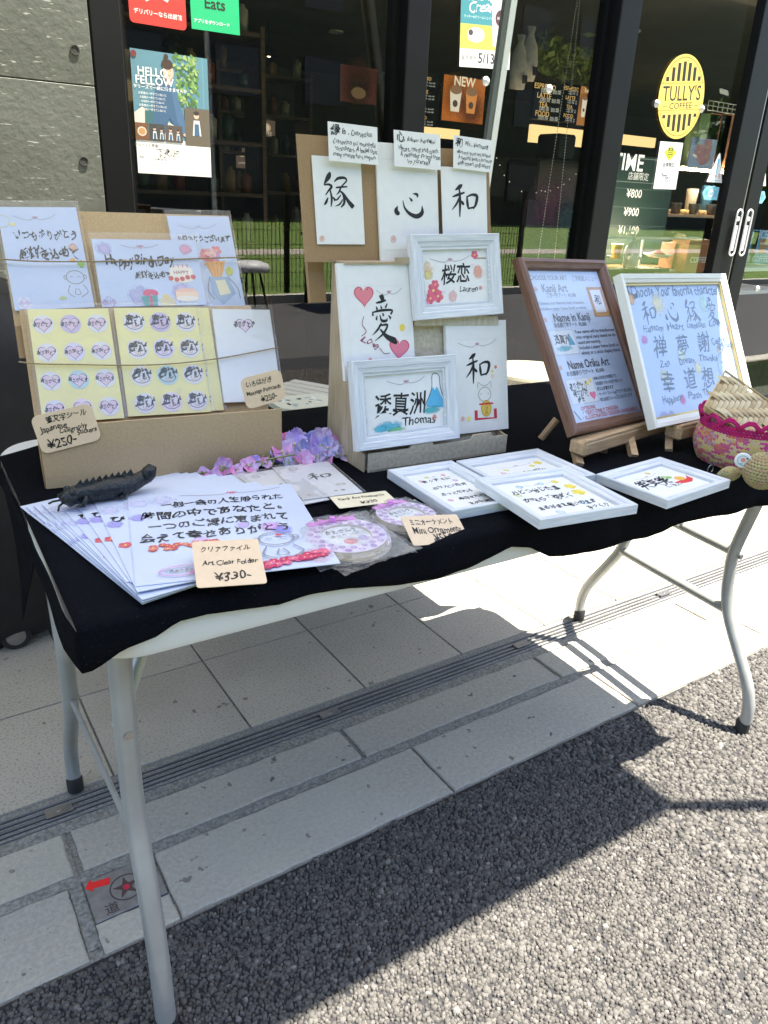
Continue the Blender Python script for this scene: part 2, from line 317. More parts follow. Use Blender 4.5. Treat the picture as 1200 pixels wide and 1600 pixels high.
BR = {
 '和': [[(.42,.97,.03),(.32,.90,.13),(.14,.80,.03)], [(.03,.60,.03),(.22,.66,.08),(.50,.74,.05)], [(.30,.88,.04),(.315,.5,.10),(.29,.02,.04)],
       [(.30,.60,.06),(.18,.40,.07),(.0,.22,.02)], [(.33,.52,.02),(.42,.42,.10),(.47,.38,.03)], [(.58,.64,.04),(.60,.42,.10),(.63,.25,.05)],
       [(.56,.60,.04),(.78,.68,.07),(.97,.64,.11),(.93,.42,.10),(.82,.26,.04)], [(.62,.27,.05),(.84,.31,.06)]],
 '心': [[(.13,.44,.01),(.07,.30,.13),(.12,.20,.14),(.18,.24,.03)], [(.30,.62,.02),(.36,.38,.06),(.52,.20,.11),(.75,.12,.15),(.93,.24,.13),(.94,.48,.01)],
       [(.52,.72,.02),(.60,.62,.08),(.62,.60,.02)], [(.64,.84,.02),(.78,.82,.09),(.80,.72,.03)]],
 '縁': [[(.30,1.0,.05),(.24,.88,.15),(.10,.70,.06),(.08,.62,.03)], [(.08,.64,.03),(.22,.66,.06),(.32,.60,.08),(.20,.48,.05),(.10,.36,.03)], [(.27,.5,.05),(.30,.26,.07),(.26,.04,.03)],
       [(.18,.30,.03),(.10,.16,.08),(.02,.08,.01)], [(.34,.32,.03),(.42,.22,.09)], [(.42,.74,.03),(.56,.84,.08),(.78,.86,.07),(.84,.78,.05),(.66,.62,.04)], [(.46,.58,.04),(.62,.60,.05),(.86,.62,.04)],
       [(.64,.60,.05),(.56,.46,.05),(.46,.38,.01)], [(.60,.50,.04),(.72,.38,.09),(.72,.16,.08),(.60,.03,.03)], [(.62,.38,.03),(.50,.26,.05),(.42,.22,.01)], [(.68,.26,.03),(.56,.12,.05),(.40,.06,.01)], [(.74,.42,.03),(.86,.22,.11),(1.02,.06,.14),(1.04,.04,.02)]],
 '愛': [[(.42,1.02,.03),(.52,.98,.16),(.60,.92,.03)], [(.28,.86,.03),(.46,.88,.06),(.66,.92,.04)], [(.28,.78,.02),(.32,.70,.08)], [(.45,.80,.02),(.48,.72,.08)], [(.70,.84,.03),(.62,.74,.06)], [(.14,.66,.03),(.15,.56,.07)],
       [(.14,.64,.03),(.45,.68,.06),(.86,.68,.05),(.80,.58,.05)], [(.30,.56,.03),(.26,.46,.07)], [(.40,.58,.03),(.46,.44,.07),(.64,.44,.06),(.66,.50,.02)], [(.50,.62,.03),(.54,.55,.07)], [(.72,.56,.03),(.80,.48,.08)],
       [(.44,.38,.05),(.30,.24,.06),(.08,.10,.01)], [(.34,.32,.04),(.56,.34,.05),(.66,.32,.06),(.50,.14,.06),(.16,-.04,.01)], [(.38,.24,.04),(.60,.06,.12),(.92,-.06,.16),(.96,-.05,.02)]],
}
RED = (.60, .03, .07); PINK = (.78, .20, .30)
def seal(A, x, y, r, col=(.75, .25, .15)):
    A.ring(x, y, r, r * 1.05, r * .16, col, 14); A.text('高', x, y, r * 1.3, col, res=1)
def doodle(A, cx, cy, r, col=(.25, .25, .3)):    # small sleeping round figure, line drawn
    A.ring(cx, cy, r, r * .85, r * .09, col, 20); A.ring(cx - r * 1.05, cy, r * .2, r * .28, r * .08, col, 8); A.ring(cx + r * 1.05, cy, r * .2, r * .28, r * .08, col, 8)
    k = A.w / A.h
    for d in (-.4, .4): A.line([(cx + (d - .18) * r, cy), (cx + d * r, cy - .1 * r * k), (cx + (d + .18) * r, cy)], r * .06, col, 3)
    A.line([(cx - .7 * r, cy + .9 * r * k), (cx - 1.0 * r, cy + 1.8 * r * k), (cx - .4 * r, cy + 2.4 * r * k)], r * .08, col)
    A.line([(cx + .7 * r, cy + .9 * r * k), (cx + 1.1 * r, cy + 1.8 * r * k), (cx + .3 * r, cy + 2.4 * r * k)], r * .08, col)
    A.line([(cx - .1 * r, cy + 1.3 * r * k), (cx - .3 * r, cy + 1.9 * r * k), (cx, cy + 2.1 * r * k), (cx + .3 * r, cy + 1.9 * r * k), (cx + .1 * r, cy + 1.3 * r * k)], r * .07, col)
def sheet(name, label, cat, r, mat_, art=None, th=.0012, group=None, aname='artwork', corner=0, sleeve=0):
    M, w, h = r; b = MB()
    if corner:
        pts = []
        for sx, sy, a0 in ((1, 1, 0), (-1, 1, 90), (-1, -1, 180), (1, -1, 270)):
            for k in range(5): t = math.radians(a0 + k * 22.5); pts.append((sx * (w / 2 - corner) + math.cos(t) * corner, sy * (h / 2 - corner) + math.sin(t) * corner))
        b.prism(pts, -th, 0)
    else: b.box((0, 0, -th / 2), (w, h, th))
    o = b.build(name, mat_, None, M)
    if label: tag(o, label, cat, group)
    if art:
        A = Art(w, h); art(A); A.build(aname, o)
    if sleeve:
        q = MB(); W2, H2 = w / 2 + .004, h / 2 + .004; T = sleeve
        q.grid(lambda a, c: ((a * 2 - 1) * W2, (c * 2 - 1) * H2 + T * .5, .0022 + .0018 * noise.noise(Vector((a * 4, c * 5, w * 50)))), 10, 10).build('clear_sleeve', SLEEVE, o, Matrix(), True)
        e = MB(); e.tube([(W2, -H2 + T * .5, .001), (W2, H2 + T * .5, .001), (-W2, H2 + T * .5, .001)], .0007, 4).build('sleeve_edge', SLEEVE, o, Matrix())
    return o
def frame(name, label, cat, r, m, wd=.02, ht=.016, art=None, group=None, prof=None, back=PAPER, recess=.007, glass=False, inner=None):
    M, w, h = r; root = empty(name, M=M); tag(root, label, cat, group)
    pr = prof or [(0, 0), (0, ht - .001), (.001, ht), (wd * .55, ht - .0015), (wd * .62, ht - .003), (wd * .93, ht - .0045), (wd, ht - .0055), (wd, 0)]
    for k in range(4):
        L, D = (w, h) if k % 2 == 0 else (h, w); b = MB(); vs = []
        for d, z in pr: vs += [(-L / 2 + d, d, z), (L / 2 - d, d, z)]
        n = len(pr); b.add(vs, [(2 * i, 2 * i + 1, 2 * ((i + 1) % n) + 1, 2 * ((i + 1) % n)) for i in range(n)] + [tuple(range(0, 2 * n, 2))[::-1], tuple(range(1, 2 * n, 2))])
        Mk = Matrix.Rotation(k * math.pi / 2, 4, 'Z') @ Matrix.Translation((0, -D / 2, 0)); b.build('rail', m, root, Mk)
    iw, ih = w - 2 * wd, h - 2 * wd
    bk = MB(); bk.box((0, 0, recess - .004), (iw + .002, ih + .002, .004)); bo = bk.build('picture', back, root, Matrix())
    if art: A = Art(iw, ih, recess - .002 + .0003); art(A); A.build('artwork', bo)
    if inner:
        bb = MB(); t = .004
        for x, y, a, c in ((0, ih / 2 - t / 2, iw, t), (0, -ih / 2 + t / 2, iw, t), (iw / 2 - t / 2, 0, t, ih - 2 * t), (-iw / 2 + t / 2, 0, t, ih - 2 * t)): bb.box((x, y, recess), (a - .0004, c, .006))
        bb.build('inner_rim', inner, root, Matrix())
    if glass: g = MB(); g.add([(-iw / 2, -ih / 2, 0), (iw / 2, -ih / 2, 0), (iw / 2, ih / 2, 0), (-iw / 2, ih / 2, 0)], [(0, 1, 2, 3)]); g.build('glazing', PICGL, root, Matrix.Translation((0, 0, recess + .0015)))
    return root
#PART2
# ================================================================== THE SETTING
YF = 2.55
# --- asphalt road bed and its loose-grained stones
ASPH = multi(mat('asphalt', (.085, .083, .080), .85, noise_amt=.45, noise_scale=110, bump=1.0, bump_scale=130), 1.3, .25, col=(.12, .115, .11))
b = MB()
b.add([(-60, -6.2, -.004), (60, -6.2, -.004), (60, .927, -.004), (-60, .927, -.004)], [(0, 1, 2, 3)])
road = struct(b.build('asphalt_road', ASPH))
STONE = mat('asphalt_stone', (.105, .102, .098), .85, spec=.25, bump=.7, bump_scale=700)
n = STONE.node_tree.nodes; L = STONE.node_tree.links
ge = n.new('ShaderNodeNewGeometry'); cr = n.new('ShaderNodeValToRGB'); L.new(ge.outputs['Random Per Island'], cr.inputs[0])
for i, (p, c) in enumerate(((0, .072), (.5, .108), (.97, .14), (.9993, .23))):
    e = cr.color_ramp.elements[i] if i < 2 else cr.color_ramp.elements.new(p); e.position = p; e.color = (c, c * .945, c * .86, 1)
L.new(cr.outputs[0], n['Principled BSDF'].inputs['Base Color'])
def stones(x0, x1, y0, y1, pitch, cut):
    nx, ny = int((x1 - x0) / pitch), int((y1 - y0) / pitch)
    gx, gy = np.meshgrid(np.arange(nx), np.arange(ny)); gx = gx.ravel(); gy = gy.ravel()
    px = x0 + (gx + .5 * (gy % 2) + RNG.uniform(-.36, .36, gx.size)) * pitch; py = y0 + (gy + RNG.uniform(-.36, .36, gx.size)) * pitch
    k = cut(px, py) & (RNG.uniform(size=px.size) > .06); px, py = px[k], py[k]; N = px.size
    r = pitch * RNG.choice([.45, .58, .72, .92, 1.15], N, p=[.15, .3, .3, .18, .07]); asp = RNG.uniform(.62, 1.0, N); rot = RNG.uniform(0, 6.28, N); tl = RNG.uniform(-.16, .16, (N, 2)); hh = RNG.uniform(-.0016, .0012, N)
    V = np.zeros((N, 13, 3)); m = 6; th = np.arange(m) * 2 * math.pi / m
    for ring, (rr, z) in enumerate(((1.0, -.004), (.86, .0014))):
        a = th[None, :] + RNG.uniform(-.45, .45, (N, m)); q = rr * (1 + RNG.uniform(-.28, .2, (N, m)))
        X = np.cos(a) * q; Y = np.sin(a) * q * asp[:, None]
        XX = X * np.cos(rot)[:, None] - Y * np.sin(rot)[:, None]; YY = X * np.sin(rot)[:, None] + Y * np.cos(rot)[:, None]
        V[:, ring * 6:ring * 6 + 6, 0] = px[:, None] + XX * r[:, None]; V[:, ring * 6:ring * 6 + 6, 1] = py[:, None] + YY * r[:, None]
        zz = z + hh[:, None] + (XX * tl[:, :1] + YY * tl[:, 1:]) * r[:, None] + RNG.uniform(-.0004, .0004, (N, m))
        V[:, ring * 6:ring * 6 + 6, 2] = zz if ring else -.0055
    V[:, 12, 0] = px; V[:, 12, 1] = py; V[:, 12, 2] = .0017 + hh
    F = []
    for i in range(6): j = (i + 1) % 6; F += [[i, j, 6 + j], [i, 6 + j, 6 + i], [6 + i, 6 + j, 12]]
    F = np.array(F)[None] + (np.arange(N) * 13)[:, None, None]; F = F.reshape(-1)
    me = bpy.data.meshes.new('asphalt_stones'); V = V.reshape(-1, 3); me.vertices.add(len(V)); me.vertices.foreach_set('co', V.ravel())
    me.loops.add(len(F)); me.loops.foreach_set('vertex_index', F.astype(np.int32)); me.polygons.add(len(F) // 3)
    me.polygons.foreach_set('loop_start', np.arange(0, len(F), 3, dtype=np.int32)); me.polygons.foreach_set('loop_total', np.full(len(F) // 3, 3, dtype=np.int32))
    me.materials.append(STONE); me.update(); me.validate(); return stuff(link('asphalt_stones', me, road))
b = MB(); b.add([(-.3, .1, -.0025), (3.4, .1, -.0025), (3.4, .9255, -.0025), (-.3, .9255, -.0025)], [(0, 1, 2, 3)]); b.build('binder', mat('bitumen', (.022, .022, .024), .9, bump=.5), road)
stones(-.25, 1.15, .25, .93, .0064, lambda x, y: y < .921 + .004 * np.sin(x * 40))
stones(1.15, 3.4, .2, .93, .0090, lambda x, y: (y < .921 + .004 * np.sin(x * 40)) & (y > .25 + (x - 1.15) * .18))
# --- paved walk: bedding, tiles, drain, kerb stones, mortar
BED = mat('mortar', (.31, .30, .265), .9, noise_amt=.5, noise_scale=160, bump=1, bump_scale=220)
TILE = multi(mat('speckled_porcelain_tile', (.40, .37, .30), .62, col2=(.24, .22, .20), noise_scale=190, contrast=(.36, .47), bump=.25, bump_scale=260, detail=3), 5, .22, .35, .75, (.62, .57, .49))
multi(TILE, 2.3, .35, .5, .7, (.27, .24, .20))
multi(TILE, 30, .7, .70, .73, (.10, .08, .07))
KERB = multi(mat('kerb_concrete', (.41, .385, .32), .85, noise_amt=.22, noise_scale=120, bump=.7, bump_scale=180), 6, .28, .4, .75, (.30, .30, .29))
multi(KERB, 38, .8, .69, .72, (.05, .045, .04))
multi(KERB, 2.2, .35, .45, .7, (.50, .47, .38))
b = MB(); b.add([(-6, .93, -.0065), (4.35, .93, -.0065), (4.35, 12, -.0065), (-6, 12, -.0065)], [(0, 1, 2, 3)]); walk = struct(b.build('pavement', BED))
tm = MB(); tm.box((0, 0, -.006), (.3055, .3055, .012), bev=.0012); t0 = tm.build('tile', TILE, walk); tmesh = t0.data; bpy.data.objects.remove(t0)
for i in range(-4, 12):
    for j in range(0, 4):
        o = link('tile', tmesh, walk); o.location = (.558 - .155 + .31 * i, 1.33 + .155 + .31 * j, random.uniform(-.0006, .0004)); o.rotation_euler = (random.uniform(-.001, .001), random.uniform(-.001, .001), random.choice((0, math.pi)))
def stone_piece(name, x0, x1, y0, y1, m, z=.0, seed=0):
    r = random.Random(seed); b = MB(); N = max(6, int((x1 - x0) / .03)); e = .0025; pts = []
    for i in range(N + 1): pts.append((x0 + (x1 - x0) * i / N, y0 + r.uniform(-e, e) * .6))
    for i in range(4): pts.append((x1 + r.uniform(-e, e) * .6, y0 + (y1 - y0) * (i + 1) / 5))
    for i in range(N + 1): pts.append((x1 - (x1 - x0) * i / N, y1 + r.uniform(-e, e) * .6))
    for i in range(4): pts.append((x0 + r.uniform(-e, e) * .6, y1 - (y1 - y0) * (i + 1) / 5))
    cx, cy = (x0 + x1) / 2, (y0 + y1) / 2; n = len(pts); sh = .003
    vs = [(x, y, -.03) for x, y in pts] + [(x, y, z - .0025) for x, y in pts] + [(x + (sh if x < cx else -sh), y + (sh if y < cy else -sh), z) for x, y in pts]
    fs = [(i, (i + 1) % n, (i + 1) % n + n, i + n) for i in range(n)] + [(i + n, (i + 1) % n + n, (i + 1) % n + 2 * n, i + 2 * n) for i in range(n)] + [tuple(range(2 * n, 3 * n))]
    b.add(vs, fs); return b.build(name, m, walk)
k = 0
for i in range(-4, 6):
    x = .122 + i * .607; stone_piece('kerb_stone', x + .006 * (i == 0) + .010, x + .607 - .002, 1.116, 1.222, KERB, seed=i + 50)
for x0, x1 in [(-1.7, -1.08), (-1.076, -.486), (-.482, .104), (.2565, .838), (.844, 1.420), (1.426, 2.02), (2.026, 2.62), (2.626, 3.3), (3.3, 4.3)]:
    stone_piece('kerb_stone', x0, x1, .932, 1.090, KERB, .0005, seed=int(x0 * 100))
stone_piece('kerb_stone', .128, .2525, .932, .992, KERB, .0003, seed=4)
b = MB()
for y0, y1 in ((1.092, 1.114), (1.224, 1.254)):
    N = 300; b.grid(lambda u, v: (-2.4 + 6.7 * u, y0 + (y1 - y0) * v, -.0035 + .0018 * noise.noise(Vector((u * 320, v * 2 + y0 * 9, 0)))), 700, 3)
b.add([(.106, .95, -.003), (.1265, .95, -.003), (.1265, 1.222, -.003), (.106, 1.222, -.003)], [(0, 1, 2, 3)])
stuff(b.build('mortar_joint', BED, walk))
DR = MB(); 
for y, wd in ((1.2565, .003), (1.2700, .0035), (1.2835, .005), (1.297, .0035), (1.3115, .004)): DR.box((.95, y, -.005), (6.7, wd, .008), bev=.001)
DR.build('drain_rail', mat('drain_steel', (.20, .20, .20), .35, metal=.7, noise_amt=.3, noise_scale=9), walk)
DB = MB(); DB.box((.95, 1.286, -.014), (6.7, .06, .012)); DB.build('drain_channel', DARKM, walk)
for x in (.13, .74, 1.355, 1.97): q = MB(); q.box((x, 1.284, .0005), (.05, .022, .003)); q.lathe([(.004, .002), (.003, .0035)], 8, 0, Matrix.Translation((x, 1.284, 0))); q.build('drain_clip', METAL, walk)
# boundary marker plate
PL = empty('boundary_marker_plate', (.1905, 1.0415, -.001)); tag(PL, 'small square metal boundary plate with round star emblem set in the kerb', 'marker plate')
q = MB(); q.box((0, 0, -.004), (.122, .094, .010), bev=.001); po = q.build('plate', multi(mat('worn_steel_plate', (.27, .265, .26), .5, metal=.5, noise_amt=.25, noise_scale=50), 9, .3, .4, .7, (.4, .38, .36)), PL)
A = Art(.122, .094, .0013); col = (.06, .05, .05)
A.ring(.52, .5, .235, .235, .022, col, 30)
for a in range(5):
    t = math.radians(90 + 72 * a); 
    p = [(.52 + .20 * math.cos(t), .5 - .26 * math.sin(t)), (.52 + .075 * math.cos(t + .62), .5 - .10 * math.sin(t + .62)), (.52 + .05 * math.cos(t), .5 - .065 * math.sin(t)), (.52 + .075 * math.cos(t - .62), .5 - .10 * math.sin(t - .62))]
    A.poly(p, (.07, .045, .045)); A.poly([(.52, .5), p[3], (.52 + .2 * math.cos(t), .5 - .26 * math.sin(t)), p[1]], (.07, .045, .045))
A.ell(.52, .5, .05, .05, (.5, .02, .05), 10)
A.text('境', .85, .3, .18, col, .01, rot=-.05); A.text('界', .80, .88, .18, col, .01); A.text('道', .25, .84, .2, col, .01); A.text('路', .15, .5, .12, col, .01) if 0 else None
A.poly([(.0, .16), (.10, .0), (.12, .08), (.36, .13), (.33, .29), (.11, .23), (.10, .30)], (.75, .02, .02)); A.build('emblem', po)

# --- lawn strip on the right, with kerb and the brown road surface beyond
GRASS = multi(mat('grass', (.15, .27, .022), .9, col2=(.05, .10, .015), noise_scale=40, bump=1, bump_scale=90), 4, .5, .35, .65, (.17, .22, .05))
b = MB(); b.add([(4.45, 1.78, .02), (40, 1.78, .02), (40, YF - .06, .03), (4.45, YF - .06, .03)], [(0, 1, 2, 3)]); struct(b.build('lawn_strip', GRASS))
def blades(x0, x1, y0, y1, n, z, h, parent=None):
    px = RNG.uniform(x0, x1, n); py = RNG.uniform(y0, y1, n); a = RNG.uniform(0, 6.28, n); w = .004; hh = RNG.uniform(.5, 1, n) * h
    V = np.zeros((n, 3, 3)); V[:, 0] = np.stack([px - np.cos(a) * w, py - np.sin(a) * w, np.full(n, z)], 1); V[:, 1] = np.stack([px + np.cos(a) * w, py + np.sin(a) * w, np.full(n, z)], 1)
    V[:, 2] = np.stack([px + RNG.normal(0, .3, n) * hh, py + RNG.normal(0, .3, n) * hh, z + hh], 1)
    me = bpy.data.meshes.new('grass'); me.from_pydata(V.reshape(-1, 3).tolist(), [], np.arange(3 * n).reshape(-1, 3).tolist()); me.materials.append(GRASS); return stuff(link('grass', me))
tag(blades(4.5, 8.5, 1.8, YF - .08, 26000, .025, .05), 'short sunlit green grass along the shop front at the right edge', 'grass')
b = MB(); b.box((22.2, 1.70, .02), (35.6, .13, .10), bev=.008); b.box((4.39, 2.1, .02), (.10, .93, .10), bev=.008); struct(b.build('lawn_kerb', mat('pale_kerb', (.62, .59, .50), .8, noise_amt=.15, noise_scale=20)))
b = MB(); b.add([(4.35, .927, -.004), (60, .927, -.004), (60, 1.64, -.004), (4.35, 1.64, -.004)], [(0, 1, 2, 3)]); struct(b.build('side_road', ASPH))
# --- the far side of the street (behind the viewer; the shop glass mirrors it)
b = MB(); b.box((0, -2.60, .03), (90, .12, .1)); struct(b.build('far_kerb', MATS['pale_kerb']))
b = MB(); b.add([(-60, -30, .03), (60, -30, .03), (60, -2.66, .03), (-60, -2.66, .03)], [(0, 1, 2, 3)]); struct(b.build('far_lawn', GRASS))
b = MB(); b.add([(-60, -8.6, .036), (60, -9.6, .036), (60, -8.3, .036), (-60, -7.6, .036)], [(0, 1, 2, 3)]); struct(b.build('pale_path', mat('pale_path', (.5, .45, .36), .9, noise_amt=.2)))
fe = empty('mesh_fence', (4, -2.95, 0)); tag(fe, 'black wire mesh fence before the lawn across the street', 'fence')
b = MB()
for i in range(140): b.box((-3.5 + i * .05 * 1.0, 0, .62), (.006, .006, 1.1))
for j in range(8): b.box((0, .006, .12 + j * .15), (7, .006, .006))
stuff(b.build('wire_mesh', DARKM, fe))
for i in range(5): b = MB(); b.box((-3.5 + i * 1.75, -.03, .62), (.05, .05, 1.25)); b.build('post', BLACKP, fe)
for k, (x, y) in enumerate(((2.35, -2.1), (4.3, -2.2))):
    t = empty('cafe_table', (x, y, 0)); tag(t, ['black square street table, the nearer one mirrored beside the kraft stand', 'black square street table mirrored in the glass, farther one by the fence'][k], 'table', 'street tables across the road')
    q = MB(); q.box((0, 0, .71), (.7, .7, .03), bev=.006); q.build('tabletop', BLACKP, t)
    for sx in (-1, 1):
        for sy in (-1, 1): q = MB(); q.box((sx * .3, sy * .3, .35), (.035, .035, .7)); q.build('leg', BLACKP, t)
for k, (x, y) in enumerate(((2.75, -1.9), (3.2, -2.2))):
    t = empty('round_stool', (x, y, 0)); tag(t, ['white domed stool mirrored low in the glass, left one', 'white domed stool mirrored in the glass, right one'][k], 'stool', 'white stools across the road')
    q = MB(); q.lathe([(.0, .47), (.12, .465), (.19, .44), (.21, .40), (.20, .37), (.0, .36)][::-1], 24); q.build('seat', PLASTIC, t, smooth=True)
    for a in range(4): q = MB(); q.tube([(math.cos(a * 1.57 + .7) * .1, math.sin(a * 1.57 + .7) * .1, .37), (math.cos(a * 1.57 + .7) * .18, math.sin(a * 1.57 + .7) * .18, 0)], .012, 8); q.build('leg', BLACKP, t)
LEAF = [mat('leaf_dark', (.035, .075, .02), .6), mat('leaf_light', (.085, .14, .03), .6)]; BARK = mat('bark', (.10, .075, .05), .9, bump=1)
def crown(name, cx, cy, cz, rx, rz, n, size, parent=None, squash=1):
    N = n; u = RNG.normal(size=(N, 3)); u /= np.linalg.norm(u, axis=1)[:, None]; r = RNG.uniform(.35, 1, N) ** .5
    lump = np.array([.65 + .55 * noise.noise(Vector(tuple(q * 2.1 + cx))) for q in u]); p = u * (r * lump)[:, None] * np.array([rx, rx * squash, rz]) * 1.4 + np.array([cx, cy, cz])
    a = RNG.normal(size=(N, 3)); a /= np.linalg.norm(a, axis=1)[:, None]; bb = np.cross(a, RNG.normal(size=(N, 3))); bb /= np.linalg.norm(bb, axis=1)[:, None]; s_ = size * RNG.uniform(.6, 1.3, N)[:, None]
    V = np.stack([p - a * s_, p + bb * s_ * .5, p + a * s_, p - bb * s_ * .5], 1).reshape(-1, 3)
    me = bpy.data.meshes.new(name); me.from_pydata(V.tolist(), [], np.arange(4 * N).reshape(-1, 4).tolist()); me.materials.append(LEAF[0]); me.materials.append(LEAF[1])
    me.polygons.foreach_set('material_index', (RNG.uniform(size=N) > .6).astype(int)); return link(name, me, parent)
for k, (x, y, h) in enumerate(((-5.5, -11, 5), (-9.5, -11.5, 6), (26, -11, 6))):
    t = empty('street_tree', (x, y, 0)); tag(t, 'leafy green tree on the lawn across the street, ' + ['nearer of the two at left', 'farther of the two at left', 'standing alone at right'][k], 'tree', 'trees across the street')
    q = MB(); q.tube([(0, 0, 0), (.1, .05, h * .3), (0, 0, h * .75)], [.16, .12, .05], 8); q.build('trunk', BARK, t)
    crown('crown', 0, 0, h * .6, 2.3, h * .36, 2600, .22, t)
bl = empty('street_building', (4, -26, 0)); tag(bl, 'dark grey building standing beyond the trees across the street', 'building')
q = MB(); q.box((0, 0, 7), (90, 6, 14)); q.build('wall', mat('dark_render', (.035, .034, .030), .8, noise_amt=.2, noise_scale=2), bl)
for i in range(16):
    for j in range(3): q = MB(); q.box((-26 + i * 3.4, 3.02, 1.8 + j * 3), (1.6, .08, 1.5)); q.build('window', DARKM, bl)

# ================================================================== THE SHOP FRONT
SF = empty('shop_front', (0, YF, 0)); tag(SF, 'shop front of tall glass panes in black metal frames', 'shop front')
def X0(px, py): return PY(px, py, YF).x
def sbox(name, x0, x1, z0, z1, m, y=0, d=.08, bev=0):
    q = MB(); q.box(((x0 + x1) / 2, y, (z0 + z1) / 2), (x1 - x0, d, z1 - z0), bev=bev); return q.build(name, m, SF)
xm = [X0(129, 0), X0(178, 0), X0(625, 0), X0(661, 0), X0(957, 0), X0(990, 0), X0(1101, 433), X0(1129, 433), X0(1133, 433), X0(1152, 433)]
TOP = 2.75
for a, c, z1 in ((0, 1, TOP), (2, 3, TOP), (4, 5, TOP)):
    sbox('mullion', xm[a], xm[c], .0, z1, BLACKM, 0, .11, .004)
    sbox('mullion', xm[c] - .012, xm[c] + .018, .08, z1 - .05, BLACKM, .02, .05)
    if a: sbox('mullion', xm[a] - .022, xm[a] + .01, .08, z1 - .05, BLACKM, .02, .05)
sbox('door_stile', xm[6], xm[7], .03, TOP - .4, BLACKM, -.01, .05, .003); sbox('door_stile', xm[8], xm[9], .03, TOP - .4, BLACKM, -.01, .05, .003)
sbox('door_edge_strip', xm[7] + .001, xm[7] + .008, .03, TOP - .4, METAL, -.018, .03)
sbox('sill', xm[1], 9, .0, .08, BLACKM, 0, .10, .004); sbox('transom', xm[1], 9, TOP - .05, TOP + .05, BLACKM, 0, .10)
g = MB()
for k, (x0, x1) in enumerate(((xm[1], xm[2]), (xm[3], xm[4]), (xm[5], xm[6]), (xm[9], 9.0))):
    z0 = .08
    q = MB(); q.add([((x0 - x1) / 2, 0, z0), ((x1 - x0) / 2, 0, z0), ((x1 - x0) / 2, 0, TOP), ((x0 - x1) / 2, 0, TOP)], [(0, 1, 2, 3)])
    q.build('pane', GLASS, SF, Matrix.Translation(((x0 + x1) / 2, .012, 0)))
sbox('fascia', -4, 10, TOP + .05, 3.6, mat('fascia_panel', (.05, .05, .052), .5), .06, .2)
# door pulls, each a white outlined slot
for k, (a, z0, z1) in enumerate(((1138, PY(1134, 398, YF).z, PY(1143, 327, YF).z), (1154, PY(1149, 398, YF).z, PY(1158, 327, YF).z))):
    x = X0(a - 1, 362); R0 = .026 if 0 else .022; q = MB(); pts = []
    for i in range(25):
        t = math.pi * 2 * i / 24; pts.append((x + math.cos(t) * R0, -.048, (z1 - R0 if math.sin(t) > 0 else z0 + R0) + math.sin(t) * R0))
    h = z1 - z0; q.tube(pts, .0045, 8, cap=False); o = q.build('door_pull', mat('white_trim', (.75, .75, .74), .4), SF, smooth=True)
    q = MB(); q.box((x, -.045, z0 + h * .38), (.016, .008, h * .55), bev=.002); q.box((x, -.045, z1 - h * .2), (.022, .008, .022), bev=.003); q.build('handle', MATS['white_trim'], o)
# exposed concrete wall at the left: cast panels with tie holes
CONC = multi(mat('cast_concrete', (.08, .085, .065), .55, noise_amt=.3, noise_scale=7, bump=.5, bump_scale=60), 1.6, .5, .35, .7, (.16, .17, .15))
multi(CONC, 30, .5, .66, .74, (.55, .55, .48), stretch=(1, 1, 5))
cw = empty('concrete_wall', (xm[0], YF, 0)); tag(cw, 'bare grey cast concrete wall with round tie holes at left edge', 'wall')
zj = PY(100, 133, YF).z
for x0, x1, z0, z1 in ((-.55, -.004, 0, zj - .0015), (-.55, -.004, zj, 3.6), (-1.4, -.555, 0, zj - .005), (-1.4, -.555, zj, 3.6), (-4, -1.405, 0, 3.6)):
    q = MB(); q.box(((x0 + x1) / 2, .05, (z0 + z1) / 2), (x1 - x0, .22, z1 - z0), bev=.002); q.build('concrete_panel', CONC, cw)
for p in ((117, 78), (131, 252)):
    w_ = PY(p[0], p[1], YF - .062); q = MB(); q.lathe([(.013, .001), (.0125, .0025), (.010, .0024), (.0095, .0008)], 18, 0, Matrix.Translation((w_.x - xm[0], -.062 + .001, w_.z)) @ Matrix.Rotation(math.pi / 2, 4, 'X')); q.build('tie_hole', mat('dark_hole', (.035, .035, .03), .9), cw)

# ================================================================== INSIDE THE SHOP
SD = mat('interior_dark', (.055, .048, .040), .7, noise_amt=.2, noise_scale=4); SC = mat('interior_ceiling', (.17, .16, .13), .8, noise_amt=.15, noise_scale=3)
q = MB(); q.box((4, 9.5, 1.5), (22, .2, 3)); struct(q.build('back_wall', SD)); q = MB(); q.box((-3.5, 6, 1.5), (.2, 7, 3)); q.box((14, 6, 1.5), (.2, 7, 3)); struct(q.build('side_walls', SD))
q = MB(); q.box((4.4, 6.25, 2.51), (22, 7.3, .10)); struct(q.build('ceiling', SC)); q = MB(); q.box((5, 6.1, .002), (20, 6.9, .006)); struct(q.build('shop_floor', mat('shop_floor', (.06, .055, .05), .5)))
q = MB(); q.box((4.4, 6.4, 3.4), (23, 8, .3)); struct(q.build('roof', SD))
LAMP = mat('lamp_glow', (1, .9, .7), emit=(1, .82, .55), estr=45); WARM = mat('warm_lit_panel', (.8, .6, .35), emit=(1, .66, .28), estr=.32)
for k, (x, y) in enumerate([(px, py) for px in (2.2, 3.9, 5.6, 7.4) for py in (5.0, 6.9, 8.7)]):
    q = MB(); q.lathe([(.07, 0), (.07, -.012), (.055, -.012)], 20); o = q.build('ceiling_downlight', PLASTIC, None, Matrix.Translation((x, y, 2.458))); d = MB(); d.lathe([(.054, -.004), (.0, -.004)], 16); d.build('bulb', LAMP, o)
    tag(o, 'small round warm ceiling downlight, %s row back, %s from the left' % (('nearest', 'middle', 'farthest')[k % 3], ('first', 'second', 'third', 'fourth')[k // 3]), 'ceiling light', 'downlights in the shop ceiling')
